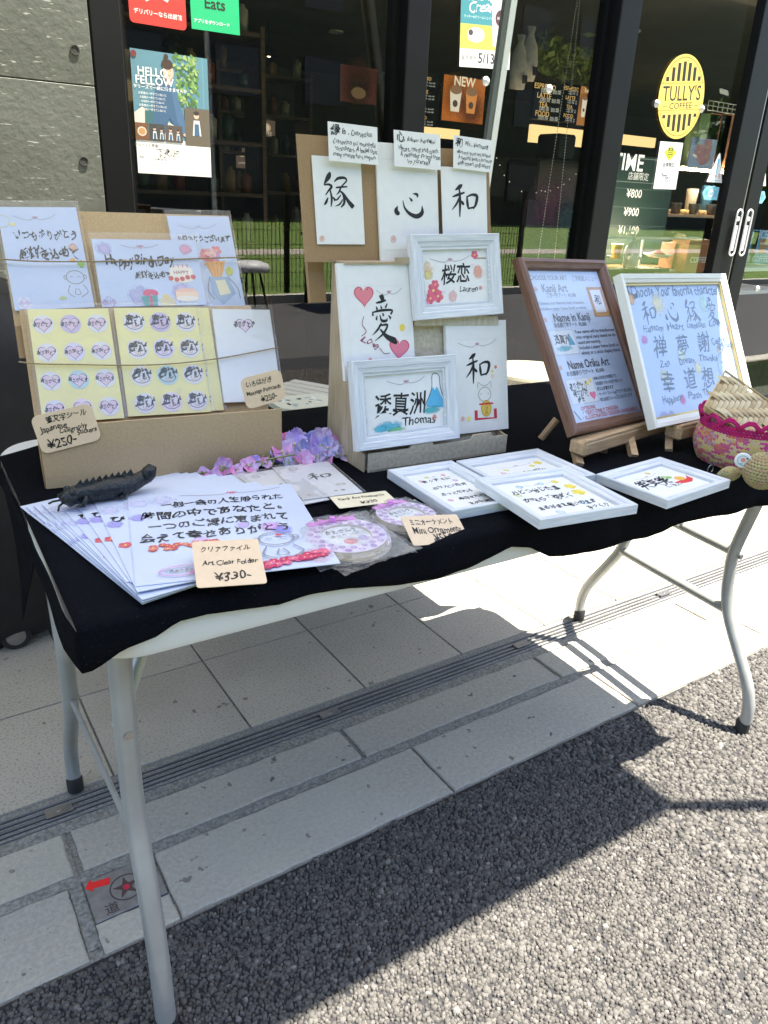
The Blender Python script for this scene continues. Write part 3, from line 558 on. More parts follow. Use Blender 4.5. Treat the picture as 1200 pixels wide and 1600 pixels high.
def ppl(name, label, cat, px0, py0, px1, py1, Y, m, d=.04, art=None, group=None, lit=False):
    a = PY(px0, py0, Y); c = PY(px1, py1, Y); h = a.z - PY(px0, py1, Y).z; w = abs(c.x - a.x)
    M = Matrix.Translation(((a.x + c.x) / 2, Y, a.z - h / 2)) @ Matrix.Rotation(math.pi / 2, 4, 'X')
    q = MB(); q.box((0, 0, -d / 2), (w, h, d)); o = q.build(name, m, None, M); tag(o, label, cat, group)
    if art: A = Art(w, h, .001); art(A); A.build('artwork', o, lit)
    return o
ppl('serving_counter', 'long dark serving counter at the back of the shop', 'counter', 640, 232, 1180, 300, 6.6, SD, .6)
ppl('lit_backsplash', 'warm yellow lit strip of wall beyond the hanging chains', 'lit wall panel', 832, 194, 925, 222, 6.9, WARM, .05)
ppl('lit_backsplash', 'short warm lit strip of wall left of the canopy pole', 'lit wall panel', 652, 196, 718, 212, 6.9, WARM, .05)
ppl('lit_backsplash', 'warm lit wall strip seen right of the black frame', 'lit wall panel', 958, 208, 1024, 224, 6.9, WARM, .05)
def menu(A):
    for j in range(4): A.text(['ESPRESSO', 'LATTE', 'TEA', 'FOOD'][j], .3, .12 + .24 * j, .16, (.75, .45, .15), .01); [A.text('coffee 390   latte 440', .5, .19 + .24 * j + .055 * i, .075, (.6, .58, .5)) for i in range(2)]
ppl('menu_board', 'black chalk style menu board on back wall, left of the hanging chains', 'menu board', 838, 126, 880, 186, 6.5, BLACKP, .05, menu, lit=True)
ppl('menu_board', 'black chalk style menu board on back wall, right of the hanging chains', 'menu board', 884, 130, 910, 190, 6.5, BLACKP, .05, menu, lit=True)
def drinkad(c1, c2):
    def f(A):
        A.box(0, 0, 1, 1, c1); A.blob(.3, .4, .4, c2); A.blob(.7, .7, .4, tuple(x * .6 for x in c1))
        for x, c in ((.3, (.75, .65, .5)), (.68, (.65, .25, .06))): A.poly([(x - .14, .3), (x + .14, .3), (x + .10, .78), (x - .10, .78)], c); A.ell(x, .3, .14, .07, (.25, .13, .06)); A.ell(x, .6, .06, .06, (.08, .05, .03))
        A.text('NEW', .5, .1, .22, (.8, .7, .5), .02)
    return f
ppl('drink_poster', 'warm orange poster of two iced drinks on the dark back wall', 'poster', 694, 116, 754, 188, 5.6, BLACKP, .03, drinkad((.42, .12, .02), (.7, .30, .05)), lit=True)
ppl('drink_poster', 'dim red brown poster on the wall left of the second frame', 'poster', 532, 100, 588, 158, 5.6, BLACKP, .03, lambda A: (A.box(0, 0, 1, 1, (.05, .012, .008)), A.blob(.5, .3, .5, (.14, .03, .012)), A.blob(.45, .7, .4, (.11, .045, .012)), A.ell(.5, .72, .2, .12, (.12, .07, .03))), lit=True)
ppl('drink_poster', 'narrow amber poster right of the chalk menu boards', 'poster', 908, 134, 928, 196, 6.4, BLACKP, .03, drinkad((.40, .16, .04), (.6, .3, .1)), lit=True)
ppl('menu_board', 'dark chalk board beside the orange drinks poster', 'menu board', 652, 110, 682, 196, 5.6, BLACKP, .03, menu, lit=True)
def timeb(A):
    A.text('TIME', .34, .065, .19, (.72, .75, .72), .012); A.text('店舗限定', .50, .185, .07, (.5, .53, .5)); A.box(0, .235, 1, .239, (.2, .25, .22)); A.box(0, .02, 1, .025, (.2, .25, .22))
    for j, t in enumerate(('¥800', '¥900', '¥1,100')): A.text(t, .48, .34 + j * .17, .10, (.62, .65, .62)); A.box(.02, .295 + j * .17, .98, .298 + j * .17, (.1, .14, .12))
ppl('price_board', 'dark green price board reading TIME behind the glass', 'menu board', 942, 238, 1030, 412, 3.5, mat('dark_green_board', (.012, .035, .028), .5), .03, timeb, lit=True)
# glass showcase with food, and shelves with goods, at the right
a = PY(930, 352, 3.05); c = PY(1105, 418, 3.05)
sc = empty('display_case', ((a.x + c.x) / 2, 3.25, c.z - .02)); tag(sc, 'clear food display case with plates behind the right hand pane', 'display case')
w = c.x - a.x; hh = a.z - c.z
q = MB(); q.box((0, .08, -.045), (w, .5, .09), bev=.004); q.build('base', mat('case_trim', (.30, .18, .09), .5), sc); q = MB(); q.box((0, .08, -.55), (w, .48, .9)); q.build('cabinet', SD, sc)
q = MB(); q.add([(-w / 2, -.17, 0), (w / 2, -.17, 0), (w / 2, -.12, hh * .8), (-w / 2, -.12, hh * .8)], [(0, 1, 2, 3)]); q.add([(-w / 2, -.12, hh * .8), (w / 2, -.12, hh * .8), (w / 2, .32, hh * 1.05), (-w / 2, .32, hh * 1.05)], [(0, 1, 2, 3)]); q.build('glass_cover', ACRYL, sc)
for z in (0.004, hh * .8, ): q = MB(); q.box((0, -.17 if z < .1 else -.12, z), (w, .012, .012)); q.build('trim_bar', PLASTIC, sc)
for x in (-w / 2, -.05, w / 2): q = MB(); q.box((x, -.145, hh * .4), (.010, .012, hh * .8)); q.build('case_post', PLASTIC, sc)
q = MB(); q.box((0, .02, hh * .76), (w * .9, .012, .008)); q.build('added_light_bar', mat('added_fill_glow', (1, .9, .8), emit=(1, .80, .58), estr=60), sc)  # unseen glowing bar, added to brighten the food in the case
CER = mat('white_ceramic', (.7, .69, .66), .25); ORG = mat('orange_food', (.55, .14, .04), .5, noise_amt=.5, noise_scale=60); YEL = mat('yellow_juice', (.75, .45, .06), .3)
def plate(px, py, label, food, Y=3.1, R=.085):
    p = PY(px, py, Y); o = empty('food_plate', p); tag(o, label, 'plate of food'); q = MB(); q.lathe([(0, 0), (R * .6, 0), (R, .018), (R * .96, .021), (R * .58, .006), (0, .005)], 26); q.build('plate', CER, o, smooth=True)
    f = MB(); f.lathe([(R * .62, .006), (R * .5, .022), (R * .2, .036), (0, .038)], 14); fo = f.build('food', food, o, smooth=True); return o
plate(1027, 402, 'white plate piled with orange food in the display case', ORG); plate(988, 407, 'white bowl of pale food left in the display case', mat('pale_food', (.55, .40, .26), .6, noise_amt=.5, noise_scale=50), 3.1, .05); plate(940, 405, 'small cream dish beside the yellow juice', MATS['pale_food'], 3.1, .05)
p = PY(962, 404, 3.12); o = tag(MB().lathe([(.026, 0), (.032, .07), (.033, .08), (0, .078)], 16).build('juice_glass', YEL, None, Matrix.Translation(p), True), 'glass of yellow juice in the display case', 'drink')
p = PY(984, 418, 2.92); sb = empty('soap_dispenser', (p.x, 2.92, p.z)); tag(sb, 'clear pump bottle of hand sanitiser standing before the display case', 'pump bottle')
MB().lathe([(.038, 0), (.042, .01), (.042, .09), (.03, .125), (.012, .135), (.012, .15)], 20).build('bottle', mat('translucent_bottle', (.62, .66, .68), .25, alpha=.55), sb, smooth=True); q = MB(); q.tube([(0, 0, .145), (0, 0, .19), (-.045, 0, .188), (-.05, 0, .178)], .006, 8); q.build('pump', PLASTIC, sb, smooth=True)
q = MB(); q.box((p.x, 2.92, p.z - .01), (.5, .14, .02)); q.box((p.x, 2.96, p.z / 2), (.46, .06, p.z - .02)); tag(q.build('dark_ledge', BLACKP), 'narrow black ledge carrying the pump bottle inside the window', 'ledge')
def bag(A): A.text('COFFEE', .5, .62, .2, (.8, .75, .65), .01); A.box(.1, .1, .9, .14, (.5, .22, .08))
ppl('paper_bag', 'orange brown coffee gift bag at right end of display case', 'gift bag', 1078, 375, 1106, 425, 3.0, mat('orange_bag', (.45, .16, .05), .6, noise_amt=.3, noise_scale=8), .12, bag)
ppl('paper_bag', 'rust orange gift bag just left of its twin', 'gift bag', 1056, 380, 1075, 424, 3.08, mat('rust_bag', (.38, .12, .06), .6, noise_amt=.3, noise_scale=8), .1, bag)
def shelf(px0, px1, py, Y, label, n):
    a = PY(px0, py, Y); c = PY(px1, py, Y); z = PY((px0 + px1) / 2, py, Y).z; o = empty('wall_shelf', ((a.x + c.x) / 2, Y, z)); tag(o, label, 'shelf'); w = c.x - a.x
    q = MB(); q.box((0, .1, -.01), (w, .3, .02)); q.build('board', PINE, o); return a.x, w, z
ax, w, z = shelf(1035, 1120, 335, 3.9, 'pale wooden goods shelf lit in front of the right pane', 6)
q = MB(); q.box((ax + w / 2, 3.84, z2 - .03 if 0 else z + .30), (w * .9, .01, .01)); tag(q.build('added_shelf_light', MATS['added_fill_glow']), 'thin warm light bar added to brighten the goods shelf', 'light bar')  # glowing bar added to throw warm light on the shelf goods
for i in range(6):
    col = [(.5, .42, .22), (.05, .05, .05), (.6, .5, .2), (.04, .05, .05), (.6, .5, .25), (.05, .05, .06)][i]; q = MB(); q.lathe([(.036, 0), (.042, .07), (.042, .075)] if i % 2 else [(.035, 0), (.035, .03), (.0, .032)], 14)
    tag(q.build('shelf_jar', mat('jar_%d' % i, col, .4), None, Matrix.Translation((ax + w * (i + .5) / 6, 3.92, z + .001)), True), ['yellow lidded tin at left end of the goods shelf', 'black cup second on the goods shelf', 'gold tin in the middle of the goods shelf', 'dark cup beside the middle gold tin', 'gold tin near the right of the goods shelf', 'black cup at right end of the goods shelf'][i], 'jar')
for k, (px, py, hgt, r, col, lab) in enumerate(((1078, 322, .17, .045, (.55, .52, .42), 'tall cream tumbler on the goods shelf'), (1102, 322, .2, .05, (.07, .22, .36), 'tall blue tumbler on the goods shelf'))):
    tag(MB().lathe([(r * .8, 0), (r, hgt), (r, hgt + .01), (0, hgt + .012)], 18).build('tumbler', mat('tumbler_%d' % k, col, .35), None, Matrix.Translation((PY(px, py, 4.03).x, 4.03, z + .001)), True), lab, 'tumbler')
ax, w, z2 = shelf(1060, 1125, 262, 3.9, 'upper wooden goods shelf holding coloured boxes', 3)
for k, (x0, x1, y0, y1, col, lab) in enumerate(((1096, 1112, 176, 262, (.20, .30, .12), 'green box panel on the upper goods shelf'), (1112, 1128, 176, 262, (.50, .16, .13), 'red box panel on the upper goods shelf'), (1130, 1156, 176, 262, (.52, .22, .09), 'orange box panel on the upper goods shelf'))):
    ppl('gift_box', lab, 'box', x0, y0, x1, y1, 3.85, mat('giftbox_%d' % k, col, .6, noise_amt=.15, noise_scale=5), .1)
def blossom(A): [A.flower(.3 + .4 * random.random(), .2 + .5 * random.random(), .2, (.75, .35, .4)) for _ in range(5)]; A.text('季', .2, .12, .2)
ppl('picture_card', 'printed card with pink flowers before the coloured boxes', 'card', 1082, 214, 1113, 262, 3.7, PAPERB, .01, blossom)
q = MB(); a = PY(1108, 157, 3.8); c = PY(1158, 180, 3.8)
for i in range(8): q.box((a.x + (c.x - a.x) * i / 7, 3.8, (a.z + c.z) / 2), (.004, .004, a.z - c.z))
for i in range(3): q.box(((a.x + c.x) / 2, 3.8, c.z + (a.z - c.z) * i / 2), (c.x - a.x, .005, .005))
tag(q.build('wire_rack', PLASTIC), 'white wire rack above the coloured boxes', 'rack')
def icebox(A): A.poly([(.3, .25), (.7, .25), (.64, .7), (.36, .7)], (.45, .22, .08)); A.box(.34, .35, .66, .42, (.75, .6, .4)); A.text('ICED', .5, .12, .26, (.8, .85, .9), .01); A.text('COFFEE', .5, .85, .2, (.8, .85, .9))
for k, (x0, x1) in enumerate(((1151, 1176), (1179, 1204))):
    ppl('drink_box', ['light blue box with iced drink picture, left of two', 'light blue box with iced drink picture at the right edge'][k], 'box', x0, 360, x1, 412, 3.0, mat('sky_blue_box', (.13, .38, .58), .5), .12, icebox, 'blue drink boxes')
q = MB(); a = PY(1135, 414, 3.0); c = PY(1215, 420, 3.0); q.box(((a.x + c.x) / 2, 3.08, a.z - .02), (c.x - a.x, .36, .02)); q.box(((a.x + c.x) / 2, 3.08, a.z - .16), (c.x - a.x, .36, .02)); q.box(((a.x + c.x) / 2 - .3, 3.0, a.z - .09), (.01, .01, .13)); q.box(((a.x + c.x) / 2 - .2, 3.0, a.z - .09), (.01, .01, .13))
tag(q.build('low_shelf', PLASTIC), 'clear edged low white shelf carrying the blue drink boxes', 'shelf')
# furniture and people-less clutter deeper inside
for k, (px, py, Y) in enumerate(((700, 270, 4.6), (850, 250, 5.2), (560, 300, 4.2))):
    p = PY(px, py, Y); o = empty('equipment_stack', (p.x, Y, 0)); tag(o, ['dark coffee machine on counter behind the brown backed cards', 'dark coffee grinder row under the lit strip', 'dark low cabinet seen through the left pane'][k], 'coffee equipment')
    q = MB(); q.box((0, 0, p.z / 2), (.5, .4, p.z), bev=.02); q.build('cabinet', SD, o); q = MB(); q.box((.1, -.02, p.z + .1), (.22, .26, .2), bev=.02); q.build('hopper', BLACKP, o)
PEND = mat('pendant_glow', (1, .8, .5), emit=(1, .72, .38), estr=5)
for k, (px, py, Y) in enumerate(((268, 60, 6.2), (420, 78, 7.0), (560, 70, 8.0), (700, 92, 7.8), (1040, 60, 7.6), (1125, 70, 6.6))):
    p = PY(px, py, Y); o = empty('pendant_lamp', p); tag(o, 'small black pendant lamp glowing in the shop, ' + ('first', 'second', 'third', 'fourth', 'fifth', 'last')[k] + ' from the left', 'pendant lamp', 'pendant lamps in the shop')
    q = MB(); q.lathe([(.075, -.05), (.07, -.02), (.03, .03), (.008, .05)], 16); q.tube([(0, 0, .05), (0, 0, 2.46 - p.z)], .004, 5); q.build('lamp_shade', BLACKP, o, smooth=True); q = MB(); q.lathe([(0, -.055), (.03, -.045), (.03, -.02), (0, -.01)], 12); q.build('bulb', PEND, o, smooth=True)
WDK = wood('dark_shelf_wood', (.16, .09, .045), (.09, .05, .025), 8, (1, 10, 10))
for k, (px, py0, py1, Y) in enumerate(((292, 30, 300, 5.4), (405, 110, 300, 7.2))):
    a = PY(px, py0, Y); c = PY(px, py1, Y); o = empty('shelf_unit', (a.x, Y, 0)); tag(o, ['tall brown shelf unit with jars seen just right of the recruiting poster', 'low brown shelf unit deeper in the shop behind the left pane'][k], 'shelf unit'); w = .9
    for x in (-w / 2, w / 2): q = MB(); q.box((x, 0, a.z / 2), (.03, .3, a.z)); q.build('side_panel', WDK, o)
    for j in range(5):
        z = a.z - .05 - j * .32; q = MB(); q.box((0, 0, z), (w - .034, .29, .025)); q.build('shelf', WDK, o)
        for i in range(7):
            if (i * 3 + j * 5 + k) % 4: r_ = random.Random(i * 7 + j); q = MB(); hh_ = r_.uniform(.10, .20); q.lathe([(.038, 0), (.042, hh_ * .8), (.02, hh_ * .9), (.02, hh_), (0, hh_)], 10); tag(q.build('shelf_bottle', mat('bottle_%d' % ((i + j) % 4), [(.30, .20, .08), (.25, .06, .03), (.45, .42, .34), (.05, .10, .07)][(i + j) % 4], .3), None, Matrix.Translation((a.x - w / 2 + .09 + i * .12, Y - .03, z + .0135)), True), '%s bottle %s on shelf %s of the %s shelf unit' % (('amber', 'dark red', 'pale', 'dark green')[(i + j) % 4], ('at left end', 'second along', 'third along', 'in the middle', 'fifth along', 'sixth along', 'at right end')[i], ('one', 'two', 'three', 'four', 'five')[j], ('tall', 'low')[k]), 'bottle', 'bottles on the shop shelves')
def cafe(A): A.box(0, 0, 1, 1, (.10, .07, .05)); A.ell(.5, .45, .3, .2, (.45, .30, .15)); A.ell(.5, .45, .22, .14, (.6, .5, .38)); A.text('COFFEE', .5, .8, .2, (.6, .5, .35))
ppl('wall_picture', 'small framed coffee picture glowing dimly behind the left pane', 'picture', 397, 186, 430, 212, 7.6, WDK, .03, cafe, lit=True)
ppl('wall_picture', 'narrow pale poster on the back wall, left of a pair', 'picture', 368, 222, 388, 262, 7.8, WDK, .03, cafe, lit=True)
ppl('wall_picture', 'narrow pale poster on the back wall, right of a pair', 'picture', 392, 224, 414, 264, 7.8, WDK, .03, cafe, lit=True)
# hanging plant garland, linen sacks, bead chains
g0 = PY(838, 72, 4.3); g1 = PY(945, 108, 4.3); gl = empty('hanging_plant', ((g0.x + g1.x) / 2, 4.3, (g0.z + g1.z) / 2)); tag(gl, 'trailing leafy garland hanging from the shop ceiling', 'plant')
N = 2600; t = RNG.uniform(0, 1, N); Lw = g1.x - g0.x
P_ = np.stack([(t - .5) * Lw, RNG.normal(0, .05, N), (g0.z - g1.z) * (.5 - t) + RNG.normal(0, .04, N) - .02 * np.abs(RNG.normal(0, 1.5, N))], 1)
a = RNG.normal(size=(N, 3)) * .016; bq = RNG.normal(size=(N, 3)) * .009
V = np.stack([P_ - a, P_ + bq, P_ + a, P_ - bq], 1).reshape(-1, 3); me = bpy.data.meshes.new('foliage'); me.from_pydata(V.tolist(), [], np.arange(4 * N).reshape(-1, 4).tolist()); me.materials.append(mat('garland_leaf', (.24, .30, .06), .6)); link('foliage', me, gl)
q = MB(); q.tube([((i / 12 - .5) * Lw, .02 * math.sin(i), (g0.z - g1.z) * (.5 - i / 12)) for i in range(13)], .006, 6); q.build('stem', BARK, gl)
LINEN = mat('linen', (.36, .34, .28), .9, noise_amt=.2, noise_scale=40, bump=.5)
for k, (px, py) in enumerate(((812, 85), (828, 72))):
    p = PY(px, py, 3.6); o = empty('linen_sack', p); tag(o, ['pale linen sack hanging left in the window', 'pale linen sack hanging right with a small tag'][k], 'sack')
    q = MB(); q.lathe([(0, -.17), (.05, -.165), (.062, -.08), (.05, .0), (.018, .055), (.03, .09), (.02, .092)], 16, sy=.6); q.build('bag_body', LINEN, o, smooth=True); q = MB(); q.box((.02, -.04, -.12), (.03, .003, .04)); q.build('label_patch', BLACKP, o)
BEAD = mat('chain_bead', (.55, .5, .4), .3, metal=.5)
for k, (pa, pb_) in enumerate((((902, 0), (840, 407)), ((906, 0), (866, 407)))):
    a = PY(*pa, 3.1); c = PY(*pb_, 2.75); N = 90; q = MB()
    for i in range(N):
        f = i / (N - 1); p = a.lerp(c, f); q.add([(p.x - .003, p.y, p.z), (p.x, p.y - .003, p.z), (p.x + .003, p.y, p.z), (p.x, p.y + .003, p.z), (p.x, p.y, p.z - .006), (p.x, p.y, p.z + .006)], [(0, 1, 4), (1, 2, 4), (2, 3, 4), (3, 0, 4), (1, 0, 5), (2, 1, 5), (3, 2, 5), (0, 3, 5)])
    tag(q.build('bead_chain', BEAD), ['left one of two pale bead chains hanging inside the window', 'right one of two pale bead chains hanging inside the window'][k], 'chain', 'blind chains')
# small fairy lights strung low behind glass
q = MB()
for i, (px, py) in enumerate([(772, 237), (776, 247), (781, 258), (788, 274), (796, 284), (815, 299), (838, 301), (846, 298), (852, 299), (860, 298), (872, 293), (881, 288), (890, 280), (900, 272), (907, 263), (912, 254), (920, 258)]):
    p = PY(px, py, 2.8); q.add([(p.x + x * .003, p.y + y * .003, p.z + z * .003) for x, y, z in ((1, 0, 0), (0, 1, 0), (-1, 0, 0), (0, -1, 0), (0, 0, 1), (0, 0, -1))], [(0, 1, 4), (1, 2, 4), (2, 3, 4), (3, 0, 4), (1, 0, 5), (2, 1, 5), (3, 2, 5), (0, 3, 5)])
tag(q.build('fairy_lights', mat('fairy_glow', (.8, .75, .6), emit=(1, .85, .6), estr=.25)), 'string of tiny warm fairy lights drooping behind the glass', 'fairy lights')
ppl('dark_poster', 'dim purple and teal chalk poster standing behind the chains', 'poster', 826, 312, 905, 410, 3.2, SD, .03, lambda A: (A.box(0, 0, 1, 1, (.02, .045, .05)), A.blob(.4, .2, .5, (.12, .03, .06)), A.blob(.7, .3, .3, (.03, .07, .08)), A.blob(.3, .7, .3, (.03, .06, .09))))

# ================================================================== THINGS STUCK ON THE GLASS
GP = Plane((0, YF + .0075, 1), 0, 0)
def gsheet(name, label, cat, q4, m, art, **kw): return sheet(name, label, cat, rect(GP, *q4, lift=.002), m, art, th=.0015, **kw)
def hello(A):
    A.box(0, 0, 1, .7, (.10, .22, .28)); 
    for i in range(5): A.box(.58 + i * .085, 0, .60 + i * .085, .42, (.12, .27, .34))
    r = random.Random(3)
    for i in range(150): A.ell(r.uniform(.55, .86), r.uniform(0, .42), .03, .018, r.choice([(.10, .22, .05), (.20, .34, .10), (.32, .42, .16), (.06, .14, .04)]), 6, rot=r.uniform(0, 3))
    A.poly([(.0, .5), (.0, .7), (.62, .7), (.62, .62), (.3, .5), (.1, .45)], (.55, .52, .47)); A.poly([(.14, .45), (.32, .5), (.32, .72), (.12, .72)], (.04, .13, .13))
    A.poly([(.30, .26), (.44, .21), (.52, .26), (.60, .45), (.66, .60), (.56, .64), (.46, .52), (.38, .66), (.22, .60), (.26, .4)], (.05, .11, .20))
    A.poly([(.5, .3), (.56, .3), (.7, .62), (.64, .66), (.56, .55)], (.07, .14, .25)); A.ell(.67, .65, .04, .02, (.6, .4, .3)); A.ell(.47, .15, .07, .09, (.62, .42, .31)); A.ell(.46, .09, .075, .06, (.05, .03, .02)); A.ell(.45, .03, .03, .03, (.05, .03, .02)); A.box(.445, .2, .495, .25, (.58, .38, .28)); A.ell(.48, .175, .02, .006, (.7, .2, .2)); A.ell(.45, .14, .006, .006, K); A.ell(.495, .14, .006, .006, K)
    A.text('HELLO', .27, .165, .13, (.85, .85, .82), .012); A.text('FELLOW', .29, .235, .13, (.85, .85, .82), .012); A.text('タリーズで一緒に働きませんか', .36, .29, .05, (.85, .85, .82), .01)
    for i in range(5): A.text('お客様の一杯をていねいに', .25, .34 + .032 * i, .034, (.8, .8, .78), wid=.36 - .03 * (i % 3), align='c')
    A.text('●', .04, .04, .10, (.15, .03, .03))
    for x0, x1, y0, y1, c in ((.0, .17, .58, .72, (.16, .07, .03)), (.18, .38, .58, .72, (.05, .05, .05)), (.39, .62, .58, .72, (.09, .07, .06)), (.66, 1, .42, .74, (.12, .10, .07))): A.box(x0, y0, x1, y1, c)
    A.ell(.085, .65, .06, .055, (.55, .5, .42)); A.ell(.085, .65, .045, .04, (.45, .25, .10))
    for cx, cy, s_ in ((.25, .655, 1), (.34, .66, .9), (.46, .655, 1), (.56, .66, .9), (.82, .55, 2)): A.ell(cx, cy - .035 * s_, .018 * s_, .02 * s_, (.6, .42, .32)); A.ell(cx, cy - .045 * s_, .02 * s_, .013 * s_, (.04, .03, .03)); A.poly([(cx - .03 * s_, cy + .05 * s_), (cx + .03 * s_, cy + .05 * s_), (cx + .02 * s_, cy - .015 * s_), (cx - .02 * s_, cy - .015 * s_)], (.6, .6, .6)); A.poly([(cx - .018 * s_, cy + .05 * s_), (cx + .018 * s_, cy + .05 * s_), (cx + .014 * s_, cy + .0), (cx - .014 * s_, cy + .0)], (.05, .12, .2))
    A.box(0, .74, 1, 1, (.72, .71, .66)); A.text('アルバイト募集', .13, .765, .045, (.1, .1, .1), .015); A.text('下北沢', .40, .815, .10, K, .0, hand=1); A.text('1,226', .30, .865, .08, K, .0, hand=1)
    for y in (.845, .89): A.box(.06, y, .72, y + .002, (.3, .3, .3))
    for i in range(3): A.text('お気軽にスタッフまで', .86, .90 + .022 * i, .02, (.35, .35, .35)); 
    A.text('時給', .06, .865, .03); A.text('面接あり まかない有', .3, .93, .024, (.3, .3, .3)); A.text('www.careers.jp', .83, .975, .035, (.2, .2, .2))
gsheet('recruiting_poster', 'blue green HELLO recruiting poster with smiling apron worker on left pane', 'poster', ((203, 76), (324, 91), (329, 277), (215, 270)), PAPER, hello)
sheet('backing_card', 'dull tan card edge showing behind left side of the recruiting poster', 'card', rect(Plane((0, YF + .03, 1), 0, 0), (190, 76), (225, 80), (232, 220), (203, 217)), KRAFTD)
def red(A):
    A.poly([(.2, .3), (.5, .12), (.8, .3), (.68, .62), (.5, .55), (.3, .66)], (.8, .78, .76)); A.text('出前館', .5, .12, .2, (.8, .78, .75), .02); A.text('デリバリーなら出前館', .5, .82, .085, (.8, .78, .75), .02)
gsheet('delivery_sticker', 'red delivery service sticker at the top of left pane', 'sticker', ((197, -72), (288, -58), (290, 47), (201, 35)), mat('red_sticker', (.62, .045, .035), .4), red, corner=.012)
def grn(A): A.text('Uber', .48, .33, .26, (.01, .02, .01), .012); A.text('Eats', .5, .61, .27, (.01, .02, .01), .015); A.text('アプリをダウンロード', .42, .88, .075, (.75, .85, .78), .02)
gsheet('delivery_sticker', 'green food delivery app sticker beside the red one', 'sticker', ((294, -70), (371, -58), (374, 55), (298, 45)), mat('green_sticker', (.02, .42, .17), .4), grn)
def shake(A):
    A.box(0, 0, 1, .58, (.06, .27, .30)); A.box(0, .58, 1, .82, (.55, .60, .10)); A.poly([(.56, .12), (.92, .12), (.86, .78), (.64, .78)], (.70, .66, .60)); A.ell(.74, .14, .18, .10, (.75, .72, .68)); [A.ell(.62 + .03 * i, .12 + .02 * (i % 3), .025, .02, (.12, .09, .08), 6) for i in range(8)]; A.ell(.78, .5, .11, .11, (.10, .04, .05)); A.text('BERRY', .78, .5, .05, (.8, .75, .7))
    A.ell(.38, .06, .13, .13, (.05, .06, .06)); A.text('Tully\'s', .38, .06, .08, (.8, .75, .7)); A.ell(.1, .16, .12, .1, (.25, .05, .03)); A.text('Cookie&', .32, .3, .2, (.85, .88, .85), .01, .2, hand=.6); A.text('Cream', .42, .41, .2, (.85, .88, .85), .01, .2, hand=.6); A.text('クッキー&クリームシェイク', .34, .51, .045, (.8, .85, .8)); A.ell(.3, .68, .17, .1, (.75, .75, .72)); A.ell(.2, .66, .045, .04, (.08, .06, .05)); A.text('COOKIE', .38, .69, .05, (.2, .2, .2))
    A.box(0, .82, 1, 1, (.80, .79, .74)); A.text('販売開始', .18, .91, .075, (.1, .1, .1), .01); A.text('5/13', .52, .905, .19, (.03, .03, .03), .02); A.text('START', .84, .925, .09, (.05, .05, .05), .02)
gsheet('drink_poster', 'teal and lime Cookie and Cream shake poster dated 5/13 on glass', 'poster', ((721, -62), (802, -52), (796, 112), (718, 101)), PAPER, shake)
def logo(A):
    Y_ = (.80, .58, .12); D = (.02, .018, .012); A.ell(.5, .5, .5, .5 * A.h / A.w, Y_, 48); A.ring(.5, .5, .47, .47 * A.h / A.w, .012, (.25, .17, .03), 48); A.ell(.5, .5, .43, .43 * A.h / A.w, Y_, 48)
    for i in range(7):
        x = .5 + (i - 3) * .115; hh_ = .43 * math.sqrt(max(0, 1 - ((x - .5) / .43) ** 2)) - .015
        if hh_ > .22:
            A.box(x - .032, .5 - hh_, x + .032, .31, D); A.box(x - .032, .70, x + .032, .5 + hh_, D)
    A.box(.03, .335, .97, .645, Y_); A.box(.02, .33, .98, .338, (.3, .2, .03)); A.box(.02, .645, .98, .652, (.3, .2, .03))
    A.text("TULLY'S", .5, .455, .27, D, .008, wid=.84, tall=1); A.text('COFFEE', .5, .60, .11, D, .005, wid=.5); A.box(.10, .60, .20, .606, D); A.box(.8, .60, .9, .606, D)
def gellipse(name, label, cat, q4, m, art):
    M, w, h = rect(GP, *q4, lift=.002); q = MB(); q.lathe([(w / 2, 0), (w / 2, .0015), (0, .0015)], 48, 0, Matrix.Scale(h / w, 4, (0, 1, 0))); o = q.build(name, m, None, M); tag(o, label, cat); A = Art(w, h, .0018); art(A); A.build('artwork', o); return o
gellipse('round_logo_sign', "yellow oval coffee shop logo with dark stripes on the glass", 'sign', ((1030, 80), (1104, 89), (1092, 221), (1027, 212)), mat('yellow_vinyl', (.8, .58, .12), .4), logo)
def ylab(A): A.poly([(.5, .08), (.78, .22), (.5, .40), (.22, .22)], (.62, .65, .03)); A.text('禁', .5, .23, .3, (.1, .1, .02), .01); A.text('全席禁煙', .5, .48, .13, K, .01); A.text('店内は禁煙です', .5, .58, .09, (.3, .3, .3)); A.text('Mts.', .5, .76, .26, (.15, .15, .15), hand=1); A.text('ありがとうございます', .5, .93, .06, (.3, .3, .3))
gsheet('notice_sticker', 'white notice with yellow diamond below the oval logo', 'sticker', ((1032, 221), (1066, 223), (1056, 297), (1020, 294)), PAPER, ylab)
BLU = (.10, .42, .62)
